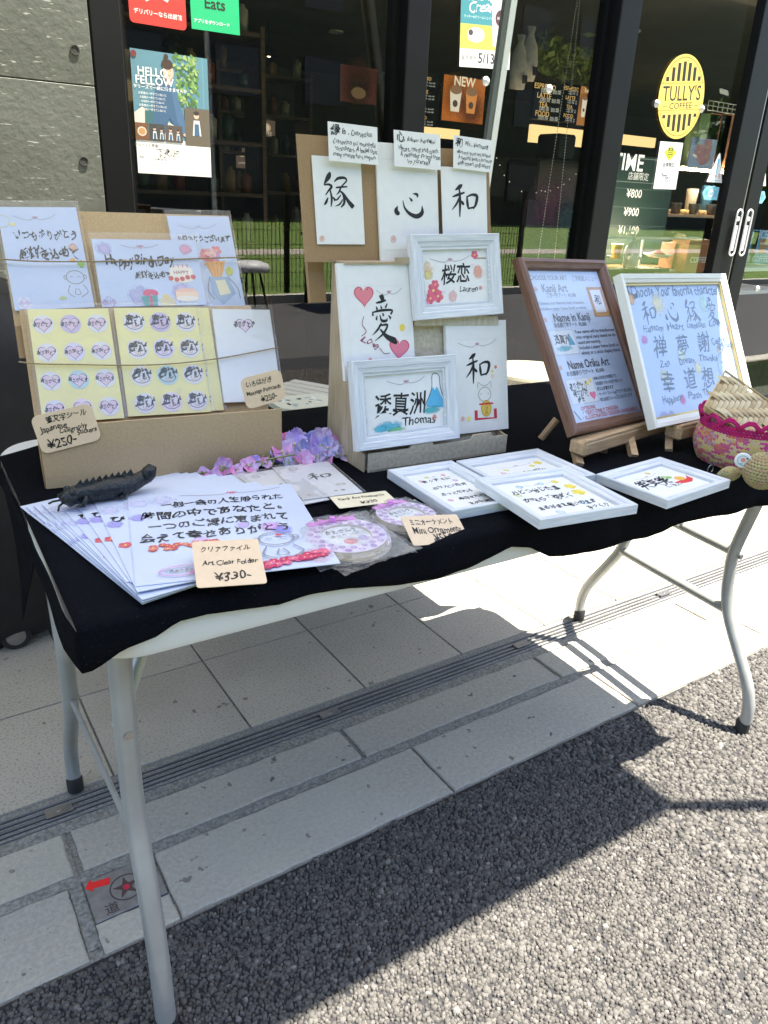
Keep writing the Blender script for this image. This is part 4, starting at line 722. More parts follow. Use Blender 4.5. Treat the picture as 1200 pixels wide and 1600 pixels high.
for k, (x, y) in enumerate(((1119, 266), (1189, 272))):
    p = GP.hit(x, y); M = Matrix((GP.u, GP.v, GP.n)).transposed().to_4x4(); M.translation = p + GP.n * .003
    q = MB(); q.prism([(-.062, -.055), (.062, -.055), (.005, .075), (-.005, .075)], -.001, 0); o = q.build('warning_sticker', PAPER, None, M); tag(o, ['white triangle warning sticker left of the door pulls', 'white triangle warning sticker right of the door pulls'][k], 'sticker', 'triangle stickers on the doors')
    A = Art(.12, .12); A.poly([(.44, .08), (.56, .08), (.53, .62), (.47, .62)], BLU); A.ell(.5, .72, .06, .06, BLU); A.text('注', .25, .72, .2, (.7, .2, .2)); A.text('意', .75, .72, .2, (.7, .2, .2)); A.box(.1, .88, .9, .9, BLU); A.build('artwork', o)
    p = GP.hit(x - 9 + (k * 4), y + 36); M = M.copy(); M.translation = p + GP.n * .003; s_ = -1 if k == 0 else 1
    q = MB(); q.prism([(s_ * -.06, -.03), (s_ * -.06, .03), (s_ * .045, .03), (s_ * .068, 0), (s_ * .045, -.03)][::-s_], -.001, 0); o = q.build('arrow_sticker', mat('pale_blue_vinyl', (.25, .55, .70), .4), None, M); tag(o, ['pale blue arrow sticker on the left door', 'pale blue arrow sticker on the right door'][k], 'sticker', 'arrow stickers on the doors')
    A = Art(.11, .05); A.ell(.5, .5, .2, .16, (.7, .8, .85)); A.text('開⇔閉', .5, .5, .26, BLU, .01); A.build('artwork', o)
for k, (x, y) in enumerate(((759, 127), (858, 139), (1026, 162), (1096, 170), (1183, 451))):
    p = GP.hit(x, y); q = MB(); q.lathe([(.017, .0), (.016, .004), (.008, .007), (.009, .012), (0, .014)], 18, 0, Matrix.Translation(p) @ Matrix.Rotation(math.pi / 2, 4, 'X'))
    tag(q.build('suction_cup', mat('clear_rubber', (.7, .72, .72), .2, alpha=.75), smooth=True), ['clear suction cup under the shake poster', 'clear suction cup beside the linen sacks', 'clear suction cup left of the oval logo', 'clear suction cup right of the oval logo', 'clear suction cup low on the right door'][k], 'suction cup')

# ================================================================== CANOPY TENT (its shade covers the table; one pole is in view)
CAN = mat('canopy_fabric', (.75, .78, .82), .8); nn = CAN.node_tree.nodes; LL = CAN.node_tree.links; tr = nn.new('ShaderNodeBsdfTranslucent'); tr.inputs[0].default_value = (.66, .66, .64, 1); ms = nn.new('ShaderNodeMixShader'); ms.inputs[0].default_value = .30
LL.new(nn['Principled BSDF'].outputs[0], ms.inputs[1]); LL.new(tr.outputs[0], ms.inputs[2]); LL.new(ms.outputs[0], nn['Material Output'].inputs[0])
CZ = 2.12; cf = (1.22 + .31 * CZ, .659 - .17 * CZ); YB = 2.2
ct = empty('canopy_tent', (0, 0, 0)); tag(ct, 'white pop up canopy whose pale slanted pole rises behind the display', 'canopy')
x0, x1, y0, y1 = cf[0] - 3.0, cf[0], cf[1], YB
def can(u, v):
    sag = .05 * math.sin(math.pi * u) * (4 * (v - .5) ** 2); xx = x0 + (x1 - x0) * u; yy = y0 + (y1 - y0) * v
    ex = .03 * math.sin(math.pi * u) * ((1 if v == 0 else 0) - (1 if v == 1 else 0)); ey = -.03 * math.sin(math.pi * v) * (1 if u == 1 else 0)
    return (xx + ey, yy + ex, CZ + .45 * (1 - max(abs(2 * u - 1), abs(2 * v - 1))) - sag)
q = MB(); q.grid(can, 16, 16); q.build('canopy_sheet', CAN, ct)
PWH = mat('pale_pole_paint', (.66, .70, .70), .4); 
pt = PY(803, -20, 2.15); bot = PZ(693, 742, .0); dr = (bot - pt)
top = pt - dr * ((pt.z - CZ) / dr.z)
q = MB(); q.tube([top, bot], .017, 4); q.build('pole', PWH, ct)
q = MB(); off = Vector((-.027, -.004, 0)); q.tube([top + off, bot + off], .012, 4); q.build('pole_rail', mat('grey_rail', (.10, .12, .12), .5), ct)
for a, c in (((x1, y0), (x1 + .03, y0 - .03)), ((x0, y0), (x0 - .03, y0 - .03)), ((x0, y1), (x0 - .03, y1))):
    q = MB(); q.tube([(a[0], a[1], CZ), (c[0], c[1], 0)], .016, 6); q.build('pole', PWH, ct)
#PART3
# ================================================================== FOLDING TABLE
ZT = .715; TA = math.radians(-1.3); TC = Vector((.868, 1.068, 0))
TM = Matrix.Translation(TC) @ Matrix.Rotation(TA, 4, 'Z'); TX, TY = .740, .345
tb = empty('folding_table', M=TM); tag(tb, 'white plastic folding table with grey steel legs under the black cloth', 'folding table')
def rrect(hx, hy, r, n=8):
    return [(sx * (hx - r) + math.cos(math.radians(a0 + k * 90 / n)) * r, sy * (hy - r) + math.sin(math.radians(a0 + k * 90 / n)) * r) for sx, sy, a0 in ((1, 1, 0), (-1, 1, 90), (-1, -1, 180), (1, -1, 270)) for k in range(n + 1)]
q = MB(); lay = [(TX - .012, TY - .012, -.057), (TX - .003, TY - .003, -.057), (TX, TY, -.050), (TX, TY, -.006), (TX - .005, TY - .005, 0)]
vs = []; 
for hx, hy, z in lay: vs += [(x, y, ZT + z) for x, y in rrect(hx, hy, .07)]
n = 36; fs = [(r * n + i, r * n + (i + 1) % n, (r + 1) * n + (i + 1) % n, (r + 1) * n + i) for r in range(4) for i in range(n)] + [tuple(range(4 * n, 5 * n)), tuple(range(n - 1, -1, -1))]
q.add(vs, fs); q.build('tabletop', PLASTIC, tb, Matrix(), True, 40)
PROF = [(0, .004), (-.003, .05), (.004, .09), (.023, .134), (.094, .25), (.117, .31), (.125, .37), (.125, .43), (.100, .56), (.085, ZT - .058)]
PROFL = [(0, .004), (.004, .10), (.014, .18), (.035, .26), (.06, .33), (.068, .40), (.066, .47), (.06, .56), (.052, ZT - .058)]
def spline(pts, n=4):
    P = [Vector(p) for p in pts]; P = [2 * P[0] - P[1]] + P + [2 * P[-1] - P[-2]]; out = []
    for i in range(1, len(P) - 2):
        for k in range(n):
            t = k / n; a, b_, c, d = P[i - 1:i + 3]; out.append(.5 * (2 * b_ + (c - a) * t + (2 * a - 5 * b_ + 4 * c - d) * t * t + (3 * b_ - a - 3 * c + d) * t ** 3))
    return out + [P[-2]]
LEGS = {'FL': (.174, .764, 1), 'RL': (.172, 1.331, -1), 'FR': (1.565, .741, 1), 'RR': (1.605, 1.307, -1)}
TI = TM.inverted()
for kx, (x, y, s_) in LEGS.items():
    pf = PROFL if kx == 'FL' else PROF; foot = TI @ Vector((x, y, 0)); R0 = .0140 if kx != 'FL' else .0150
    pts = spline([(foot.x, foot.y + s_ * dy, z) for dy, z in pf]); q = MB(); q.tube(pts, R0, 16); lg = q.build('leg', STEEL, tb, Matrix(), True, 50)
    q = MB(); q.tube([(foot.x, foot.y, 0.0), (foot.x, foot.y, .026), (foot.x, foot.y + s_ * -.001, .029)], [R0 + .002, R0 + .002, R0 + .0008], 16); q.build('foot_cap', RUBBER, lg, Matrix(), True, 50)
    zz = .415 if kx != 'FL' else .50; dy = .122 if kx != 'FL' else .066
    side = -1
    q = MB(); q.tube([(foot.x, foot.y + s_ * dy + side * (R0 - .002), zz), (foot.x, foot.y + s_ * dy + side * (R0 + .003), zz)], .0065, 12); q.build('rivet', METAL, lg, Matrix(), True, 50)
for a, c in (('FL', 'RL'), ('FR', 'RR')):
    A_, B_ = TI @ Vector((LEGS[a][0], LEGS[a][1], 0)), TI @ Vector((LEGS[c][0], LEGS[c][1], 0))
    thin = a == 'FL'; r_ = .0045 if thin else .0125
    for z, da, db in ((.275, .098, .098), (.42, .122, .122)) if not thin else ((.30, .05, .09), (.62, .06, .10)):
        q = MB(); q.tube([(A_.x, A_.y + da, z), (B_.x, B_.y - db, z)], r_ if z < .6 else .010, 12); q.build('crossbar', STEEL, tb, Matrix(), True, 50)
    xm_ = (A_.x + B_.x) / 2; s_ = 1 if thin else -1; ym = (A_.y + B_.y) / 2
    q = MB(); q.tube([(xm_, A_.y + .075 if thin else ym, .50 if thin else .42), (xm_ + s_ * (.075 if thin else .26), A_.y + .11 if thin else ym, ZT - .060)], .008, 8, flat=1.3); q.build('brace', STEEL, tb, Matrix(), True, 50)
    q = MB(); q.box((xm_, ym, ZT - .065), (.03, .52, .012)); q.build('hinge_bar', STEEL, tb, Matrix())

# ------------------------------------------------------------------ black cloth
ca, sa = math.cos(TA), math.sin(TA); yv = Vector((-sa, ca, 0)); xv = Vector((ca, sa, 0))
FP = Plane(TC - yv * (TY + .007) + Vector((0, 0, .5)), math.degrees(TA), 0)
edge_px = [(147, 1045), (168, 1030), (191, 1013), (243, 993), (277, 969), (320, 958), (373, 951), (433, 943), (485, 926), (545, 917), (590, 915), (625, 912), (680, 901), (730, 886), (765, 869), (795, 853), (825, 854), (857, 869), (885, 866), (917, 861), (967, 846), (1007, 838), (1033, 828), (1063, 816), (1100, 808), (1133, 803), (1160, 793), (1200, 787), (1240, 780)]
ep = [FP.hit(*p) for p in edge_px]
el = [(TI @ p) for p in ep]
xs = [p.x for p in el]; zs = [p.z for p in el]
XL = xs[0]; NX = 150; print('XL', XL); ZC = ZT + .0025
def edrop(x): return float(np.interp(x, xs, zs))
ROW = [('b', 0), ('b', .35), ('b', .7), ('b', .93)]
q = MB(); vs = []; NR = 0
ys_top = [-TY - .003, -TY + .01, -TY + .05] + [-TY + .05 + i * (2 * TY - .10) / 14 for i in range(1, 14)] + [TY - .05, TY - .01]
XR = TX - .005; XL = min(XL, -TX - .003)
rows = []
for fr in (0, .3, .6, .85, 1):
    r = []
    for i in range(NX + 1):
        x = XL + (XR - XL) * i / NX; zb = min(edrop(x), ZT - .004); z = zb + (ZT - .003 - zb) * fr; drop = ZT - zb
        bulge = (.004 + .010 * (1 - fr) * drop / .06 * abs(noise.noise(Vector((x * 9, fr, 3))))) + .0015 * noise.noise(Vector((x * 30, fr * 2, 1)))
        r.append((x, -TY - .005 - bulge * (1.2 - fr), z))
    rows.append(r)
for y0_ in ys_top:
    r = []
    for i in range(NX + 1):
        x = XL + (XR - XL) * i / NX; y = min(y0_, TY - .012 - .075 * max(0, 1 - (x - XL) / .10) ** .6) if y0_ > 0 else y0_
        z = ZC + .0008 * noise.noise(Vector((x * 8, y * 8, 2)))
        if y < -TY + .02: z = ZC - .001 * (y < -TY)
        r.append((x, y, z))
    rows.append(r)
for r in rows: vs += r
NV = len(rows); q.add(vs, [(j * (NX + 1) + i, j * (NX + 1) + i + 1, (j + 1) * (NX + 1) + i + 1, (j + 1) * (NX + 1) + i) for j in range(NV - 1) for i in range(NX)])
# hang on the left end
LPX = [(147, 1045), (120, 995), (95, 935), (65, 865), (43, 822), (25, 790), (4, 752)]
lp = [TI @ PX(px, py, (TM @ Vector((XL, 0, 0))).x) for px, py in LPX]
lys = [-TY - .012] + [p.y for p in lp[1:]] ; lzs = [zs[0]] + [min(p.z, ZT - .01) for p in lp[1:]]
o_ = len(q.v); col = []
M_ = 26
for ri, fr in ((4, 1), (3, .85), (2, .6), (1, .3), (0, 0)):
    for j in range(M_ + 1):
        y = -TY - .012 + (2 * TY - .12) * j / M_; zb = float(np.interp(y, lys, lzs)); z = zb + (ZT - .002 - zb) * fr
        P0 = rows[ri][0]; k_ = min(1, j / 2)
        col.append((P0[0] * (1 - k_) + k_ * (XL - .003 - .006 * (1 - fr) + .003 * noise.noise(Vector((y * 12, fr * 3, 5)))), P0[1] if j == 0 else y, P0[2] * (1 - k_) + k_ * z))
q.add(col, [(a * (M_ + 1) + j, a * (M_ + 1) + j + 1, (a + 1) * (M_ + 1) + j + 1, (a + 1) * (M_ + 1) + j) for a in range(4) for j in range(M_)])
# rear left flap hanging behind the legs
q.grid(lambda u, v: (XL - .004 + .01 * math.sin(v * 3), .0 + u * .28, ZT - .003 - v * (.10 + .22 * u)), 8, 6)
clo = q.build('black_tablecloth', CLOTH, None, TM, True, 60); solid(clo, .0012, 0); tag(clo, 'black fabric cloth spread over the table, its wavy hem hanging at front', 'tablecloth')

# ================================================================== LEFT KRAFT DISPLAY STAND
ZB = ZC + .0015
a = PZ(73, 765, ZB); c = PZ(441, 725, ZB); azL = math.degrees(math.atan2(c.y - a.y, c.x - a.x)); WL = (c - a).length
LM = Matrix.Translation(a) @ Matrix.Rotation(math.radians(azL), 4, 'Z'); LI = LM.inverted()
FPL = Plane(a, azL, 0); hL = (FPL.hit(60, 673).z - ZB + FPL.hit(441, 634).z - ZB) / 2
st = empty('kraft_display_stand', M=LM); tag(st, 'stepped kraft cardboard stand holding sticker packs and message cards', 'display stand')
T = .003; tL = 31; bL = LM @ Vector((0, .022, .018))
def brd(x0, x1, s0, s1, off, tilt, z0=.0):     # board standing behind the front lip: s measured up the slope
    t = math.radians(tilt); v = Vector((0, math.sin(t), math.cos(t))); nn_ = Vector((0, -math.cos(t), math.sin(t))); p = Vector((0, off, z0)); q = MB(); vs = []
    for k in (0, -T):
        for x, s_ in ((x0, s0), (x1, s0), (x1, s1), (x0, s1)): vs.append(tuple(p + Vector((x, 0, 0)) + v * s_ + nn_ * k))
    q.add(vs, [(0, 1, 2, 3), (7, 6, 5, 4), (0, 4, 5, 1), (1, 5, 6, 2), (2, 6, 7, 3), (3, 7, 4, 0)]); return q
q = MB(); q.box((WL / 2, T / 2, hL / 2), (WL, T, hL), bev=.0008); q.build('front_lip', KRAFT, st)
q = MB(); q.box((WL / 2, .06, T / 2), (WL, .114, T)); q.build('tray_floor', KRAFT, st)
q = MB(); q.add([(-.002, .004, 0), (-.002, .115, 0), (-.002, .115, hL * .8), (-.002, .09, hL * .8), (-.002, .09, .004 + hL * .25), (-.002, .03, hL * .3), (-.002, .03, hL * .9), (-.002, .004, hL)], [tuple(range(8))]); o = q.build('side_flap', KRAFTD, st); solid(o, T, 1)
PL1 = Plane(LM @ Vector((0, .028, T)), azL, tL); 
def up(pl, px, py): return (pl.hit(px, py) - pl.p).dot(pl.v)
s1 = up(PL1, 38, 484); brd(-.002, WL + .0, 0, s1, .028, tL, T).build('lower_board', KRAFT, st)
xr = (LM.to_3x3().inverted() @ (PL1.hit(200, 660) - a)).x
off2 = .028 + math.sin(math.radians(tL)) * s1 + .022; z2 = T + math.cos(math.radians(tL)) * s1 - .0
PL2 = Plane(LM @ Vector((0, off2, z2)), azL, tL); s2 = up(PL2, 190, 332)
x2a = (LI @ PL2.hit(10, 420)).x; x2b = (LI @ PL2.hit(372, 420)).x
brd(x2a, x2b, -.03, s2, off2, tL, z2).build('upper_board', KRAFT, st)
q = brd(x2a, x2a + .05, -.08, -.028, off2 - .012, tL, z2); q.build('side_flap', KRAFTD, st)
q = MB(); q.box((WL / 2, off2 - .012, z2 * .5), (WL * .8, T, z2 * .98)); q.build('rear_support', KRAFTD, st)

def kansha(A, x, y, s, hand=.9):
    A.text('感謝を込めて', x, y, s, K, .018, hand=hand, wid=s * 3.6)
def leftcard(A):
    A.cord(.18, .72, .10); A.text('いつもありがとう', .54, .28, .2, K, .022, hand=1, wid=.78); A.text('感謝を込めて', .54, .46, .2, K, .03, hand=1, wid=.74)
    A.blob(.86, .40, .07, (.75, .45, .35)); A.ell(.83, .53, .035, .03, (.78, .40, .08), 10); A.ring(.03, .14, .10, .09, .006, (.6, .6, .2)); A.ell(.16, .17, .03, .025, (.75, .65, .2), 10)
    for t in (0, 1.6, 3.1, 4.7): A.ell(.93 + .03 * math.cos(t), .57 + .022 * math.sin(t), .03, .025, (.22, .42, .08), 8)
    doodle(A, .82, .70, .12); A.box(.06, .88, .20, .99, (.66, .68, .84)); A.ring(.13, .935, .075, .075, .008, (.35, .2, .5), 4); A.text('高祥', .13, .935, .06, (.35, .2, .5)); A.ell(.62, .90, .05, .03, (.4, .5, .25), 8)
rl = rect(PL2, (-6, 322), (119, 331), (147, 478), (25, 492), .006)
sheet('message_card', 'pale blue thank-you card in clear sleeve, at far left of the kraft stand', 'card', rl, PAPERB, leftcard, sleeve=.012, group='cards on the upper kraft step')
def midcard(A):
    A.cord(.26, .62, .10); A.text('HappyBirthDay', .42, .32, .16, K, .022, hand=.8, wid=.66); A.text('感謝を込めて', .52, .54, .14, K, .03, hand=1, wid=.34)
    A.blob(.10, .14, .08, (.5, .45, .75)); A.blob(.88, .14, .07, (.75, .35, .5)); A.blob(.36, .84, .12, (.5, .5, .8)); A.blob(.78, .8, .12, (.6, .5, .8))
    A.ell(.80, .47, .115, .05, (.8, .72, .68), 24); A.box(.685, .46, .915, .60, (.8, .74, .70)); A.ell(.80, .60, .115, .04, (.8, .74, .70), 24); A.text('HAPPY', .8, .50, .05, (.25, .05, .03), .01); [A.ell(.69 + .055 * i, .59 + .02 * math.sin(i * 1.3), .026, .026, (.55, .08, .08), 8) for i in range(5)]; [A.box(.73 + .045 * i, .37, .737 + .045 * i, .43, (.55, .12, .12)) for i in range(4)]
    A.ell(.82, .80, .11, .04, (.8, .5, .42), 20); A.box(.71, .80, .93, .90, (.85, .62, .5)); A.ell(.82, .90, .11, .03, (.82, .76, .72), 20)
    A.poly([(.37, .86), (.53, .84), (.52, 1), (.40, 1)], (.06, .32, .34)); A.ell(.44, .80, .05, .03, (.65, .08, .2), 10, rot=.4); A.ell(.50, .80, .045, .03, (.65, .08, .2), 10, rot=-.4); A.box(.45, .84, .475, 1, (.6, .08, .2)); A.poly([(.54, .9), (.68, .88), (.70, 1), (.56, 1)], (.68, .62, .42)); A.ell(.61, .87, .035, .03, (.7, .55, .25), 8)
    A.ring(.07, .94, .07, .07, .006, (.35, .2, .5), 4); A.text('高祥', .07, .94, .06, (.35, .2, .5))
sheet('birthday_card', 'wide Happy Birthday card with cake and presents in clear sleeve', 'card', rect(PL2, (141, 380), (303, 381), (322, 484), (160, 482), .014), PAPERB, midcard, sleeve=.014, group='cards on the upper kraft step')
def rightcard(A):
    A.cord(.16, .78, .11, (.45, .4, .6)); A.text('おめでとうございます', .52, .25, .16, K, .035, hand=.9, wid=.86); 
    for i in range(9): A.flower(.42 + .34 * random.random(), .36 + .16 * random.random(), .09, random.choice([(.72, .22, .26), (.60, .12, .12), (.75, .42, .45), (.5, .25, .5)]), 5)
    A.poly([(.46, .50), (.80, .49), (.70, .66), (.56, .67)], (.75, .38, .12)); 
    for i in range(4): A.line([(.5 + .08 * i, .50), (.57 + .035 * i, .67)], .008, (.5, .2, .05), 1)
    A.ell(.84, .60, .06, .08, (.55, .58, .12), 8); A.poly([(.50, .66), (.80, .66), (.88, .84), (.64, .96), (.50, .84)], (.30, .42, .62)); A.poly([(.58, .70), (.74, .69), (.80, .84), (.62, .86)], (.72, .68, .50)); A.line([(.5, .66), (.44, .80), (.52, .90)], .01, (.1, .1, .15)); A.line([(.8, .66), (.92, .78), (.94, .9)], .01, (.1, .1, .15))
sheet('congratulations_card', 'pale blue congratulations card with orange bouquet at right of the upper step', 'card', rect(PL2, (259, 338), (353, 341), (387, 484), (288, 484), .004), PAPERB, rightcard, sleeve=.012, group='cards on the upper kraft step')
PL1b = PL1
def stickers(kind, nx, ny, x0=.0):
    def f(A):
        k = A.w / A.h
        for j in range(ny):
            for i in range(nx):
                fx = x0 + (1 - x0) * (i + .5) / nx; fy = (j + .55) / ny * 1.0; r = .115 if nx == 3 else .09
                c = [(.72, .62, .74), (.45, .62, .68), (.66, .62, .80), (.55, .45, .68)][(i * 2 + j * 3 + (i == 1) * 1) % 4] if i == 1 else (.70, .68, .74)
                A.ell(fx, fy, r * 1.12, r * 1.12, c, 20)
                if kind == 'h': A.heart(fx, fy, r * .92, (.68, .52, .66), (.12, .1, .14)); A.text('ありがとう', fx - .01, fy, r * .8, K, .035, hand=1.2, wid=r * 2.0, seed=j % 3)
                elif kind == 'f': A.ring(fx, fy + .01, r * .9, r * .7, r * .09, (.15, .13, .16), 14, math.pi, 2 * math.pi); A.text('感謝', fx, fy - .012, r * 1.2, K, .04, hand=1.0, wid=r * 1.9, seed=j % 3); A.text('ω', fx, fy + .03, r * .8, (.5, .3, .35))
                else: A.text('Good', fx, fy - .02, r * 1.0, K, .03, hand=1.3, wid=r * 2.2); A.text('ごぶさた', fx, fy + .022, r * .9, K, .03, hand=1.1, wid=r * 2.2)
    return f
sheet('sticker_pack', 'yellow sheet of third brush lettering stickers, mostly tucked behind its neighbours', 'sticker sheet', rect(PL1, (255, 482), (326, 483), (348, 640), (275, 648), .004), YELLOW, stickers('g', 1, 4, .3), sleeve=.008, group='sticker sheets on the lower kraft step')
sheet('sticker_pack', 'yellow sheet of smiling face brush stickers, middle of lower step', 'sticker sheet', rect(PL1, (177, 483), (306, 484), (328, 644), (200, 654), .007), YELLOW, stickers('f', 3, 4, .06), sleeve=.008, group='sticker sheets on the lower kraft step')
sheet('sticker_pack', 'yellow sheet of pink heart thank-you stickers at left of lower step', 'sticker sheet', rect(PL1, (42, 487), (168, 486), (194, 656), (68, 664), .010), YELLOW, stickers('h', 3, 4), sleeve=.008, group='sticker sheets on the lower kraft step')
def pcard(A): A.heart(.52, .17, .14, (.66, .55, .72), (.2, .1, .2)); A.text('ありがとう', .51, .165, .15, K, .045, hand=1.2, wid=.36)
sheet('postcard_pack', 'stack of plain white message postcards topped with a small lilac heart', 'postcards', rect(PL1, (333, 487), (421, 487), (436, 626), (346, 634), .010), mat('pale_grey_card', (.72, .75, .80), .4), pcard, th=.006, sleeve=.006)
TW = mat('twine', (.40, .30, .18), .9, noise_amt=.4, noise_scale=300)
def twine(pts, pl, lift, label):
    w_ = [pl.hit(*p) + pl.n * lift for p in pts]; q = MB(); q.tube(spline(w_, 8), .0012, 6); tag(q.build('twine', TW, None, None, True), label, 'twine')
twine([(-8, 412), (60, 416), (150, 416), (240, 414), (310, 411), (378, 409)], PL2, .0175, 'thin twine stretched across the cards on the upper step')
twine([(30, 571), (60, 574), (120, 575), (190, 576), (260, 574), (340, 565), (431, 548)], PL1, .0165, 'thin twine stretched across the sticker sheets on lower step')
# price tags
def tagcard(name, label, pl, q4, m, lines, corner=.010, lift=.002, curl=0, th=.0008):
    def f(A):
        for t, x, y, s_, w_ in lines: A.text(t, x, y, s_, K, .014, hand=.55, wid=w_)
    return sheet(name, label, 'price tag', rect(pl, *q4, lift=lift), m, f, th=th, corner=corner, aname='lettering')
TGP = Plane(a + Vector((0, -.006, 0)), azL, 4)
tagcard('price_tag', 'peach price tag for calligraphy stickers reading ¥250 at left of kraft stand', TGP, ((48, 652), (142, 628), (158, 684), (66, 712)), PEACH, [('筆文字シール', .55, .18, .16, .66), ('Japanese', .30, .38, .15, .44), ('Calligraphy', .60, .53, .13, .46), ('Stickers', .80, .67, .13, .32), ('¥250-', .36, .80, .22, .48)])
tagcard('price_tag', 'small peach price tag for message postcards reading ¥250 at right of kraft stand', TGP, ((370, 588), (434, 582), (452, 626), (388, 634)), PEACH, [('いろはがき', .42, .25, .2, .62), ('Message Postcards', .5, .52, .2, .84), ('¥250-', .58, .8, .2, .4)])

# ================================================================== CENTRE WOODGRAIN STAND
p0 = PZ(575, 739, ZB); p1 = PZ(790, 706, ZB); azB = math.degrees(math.atan2(p1.y - p0.y, p1.x - p0.x)); WB = (p1 - p0).length
print('azL', azL, WL, hL, 'azB', azB, WB)
BM = Matrix.Translation(p0) @ Matrix.Rotation(math.radians(azB), 4, 'Z'); BI = BM.inverted()
FB = Plane(p0, azB, 0); hB = FB.hit(684, 690).z - ZB
TB = 13.0; PB = Plane(BM @ Vector((0, .026, .0)), azB, TB)
ds = empty('woodgrain_display_stand', M=BM); tag(ds, 'tall pale woodgrain card stand in the middle holding framed calligraphy', 'display stand')
q = MB()
tp = [(0, 0), (WB, 0), (WB, hB * .86)]
for fx in (.80, .36):
    x = WB * fx; k = WB * .07
    tp += [(x + k * 1.2, hB * .86), (x + k, hB * 1.08), (x - k, hB * 1.08), (x - k * 1.2, hB * .86)]
tp += [(0, hB * .86)]
q.prism(tp, -.003, 0, 0, Matrix.Rotation(math.pi / 2, 4, 'X')); q.build('front_lip', BEIGEWV, ds)
dB = .145
q = MB(); q.box((WB / 2, dB / 2, .002), (WB - .004, dB, .003)); q.build('tray_floor', BEIGEW, ds)
sT = up(PB, 560, 412); t = math.radians(TB)
xl = (BI @ PB.hit(519, 425)).x; xl2 = -.012
zt_ = math.cos(t) * sT; yt = .026 + math.sin(t) * sT
brdq = lambda x0, x1, s0, s1, off, z0=.0: brd(x0, x1, s0, s1, off, TB, z0)
brdq(min(xl, 0) * 0, WB - .002, .002, sT, .026).build('inclined_board', BEIGEWV, ds)
for x, nm in ((-.004, 'side_panel'), (WB + .001, 'side_panel')):
    q = MB(); q.add([(x, .006, 0), (x, dB, 0), (x, yt + .035, zt_), (x, yt, zt_), (x, .026, hB * .9), (x, .006, hB * .8)], [tuple(range(6))]); o = q.build(nm, BEIGEW, ds); solid(o, .003, 0)
q = MB(); q.box((WB * .5, yt + .012, zt_ + .002), (WB + .015, .05, .003)); q.build('top_ledge', BEIGEW, ds)
for fx in (.35, .9): q = MB(); q.box((WB * fx, yt - .014, zt_ + .006), (.034, .003, .010)); q.build('ledge_tab', BEIGEW, ds)
PB2 = Plane(BM @ Vector((0, yt + .018, zt_)), azB, TB - 3)
# mid ledge with tabs under the blossom frame
m_, w_, h_ = rect(PB, (643, 497), (771, 493), (771, 506), (643, 512), .007)
q = MB(); q.box((0, 0, 0), (w_, h_, .014)); 
for fx in (-.25, .25): q.box((w_ * fx, h_ * .6, .0075), (.030, h_ * .7, .003))
o = q.build('mid_ledge', BEIGEWV, ds, BI @ m_)
# kraft backing boards on top
sheet('kraft_backing_board', 'brown kraft board behind the leftmost tall calligraphy card', 'board', rect(PB2, (462, 208), (584, 219), (594, 409), (478, 409), .0), KRAFTD, th=.003)
sheet('kraft_backing_board', 'brown kraft board behind the rightmost tall calligraphy card', 'board', rect(PB2, (672, 228), (763, 236), (773, 412), (683, 412), -.004), KRAFTD, th=.003)
kb = rect(PB2, (494, 405), (520, 405), (520, 468), (496, 474), -.03); sheet('kraft_support', 'small folded kraft piece under the left backing board', 'support', kb, KRAFTD, th=.01)
kb = rect(PB2, (640, 398), (690, 398), (690, 420), (640, 420), -.012)
def kc(key):
    def f(A):
        A.brush(key, .5 if key != '心' else .50, .30 if key == '縁' else .40, .72 if key != '心' else .66, sy=.74); seal(A, .14, .93, .045)
    return f
sheet('calligraphy_card', 'white card with single brushed 縁 character on the kraft board', 'card', rect(PB2, (484, 241), (560, 250), (571, 383), (496, 381), .003), PAPER, lambda A: (A.brush('縁', .47, .38, .60, sy=.62), seal(A, .10, .935, .05)), group='single character cards')
sheet('calligraphy_card', 'large white card with brushed 心 character, middle of the top row', 'card', rect(PB2, (583, 222), (677, 231), (686, 411), (593, 409), .006), PAPER, lambda A: (A.brush('心', .50, .50, .50, sy=.42), A.box(.08, .13, .92, .135, (.70, .71, .72)), A.box(.08, .89, .92, .895, (.70, .71, .72)), seal(A, .22, .80, .045)), group='single character cards', th=.004)
sheet('calligraphy_card', 'white card with brushed 和 character, right end of the top row', 'card', rect(PB2, (682, 259), (750, 268), (761, 405), (690, 402), .010), PAPER, lambda A: A.brush('和', .50, .36, .58, sy=.58), group='single character cards')
def note(t1, t2, ls):
    def f(A):
        A.text(t1, .14, .2, .19, K, .02, hand=.5); A.text(t2, .58, .22, .13, K, .006, hand=.9, wid=.60)
        for i, l in enumerate(ls): A.text(l, .52 + .03 * (i % 2), .48 + .165 * i, .12, K, .002, hand=.9, wid=min(.86, .046 * len(l)))
    return f
def nt_(lab, q4, f): sheet('handwritten_note', lab, 'note', rect(PB2, *q4, lift=.016), PAPER, f, th=.0004, group='handwritten notes above the cards', aname='lettering')
nt_('handwritten English note explaining 縁 connection, leftmost of three', ((504, 192), (582, 204), (583, 261), (508, 254)), note('縁', 'En - Connection', ['Connection and meaningful', 'encounters. A belief that', 'every meeting has a purpose']))
nt_('handwritten English note explaining 心 heart and mind, middle of three', ((607, 205), (679, 215), (681, 269), (609, 262)), note('心', 'Kokoro - Heart/Mind', ['Heart, mind and spirit', 'A reminder to stay true', 'to yourself']))
nt_('handwritten English note explaining 和 harmony, rightmost of three', ((699, 213), (762, 224), (759, 272), (701, 266)), note('和', 'Wa - Harmony', ['Harmony, peace and balance', 'A peaceful living in harmony', 'with others and nature']))
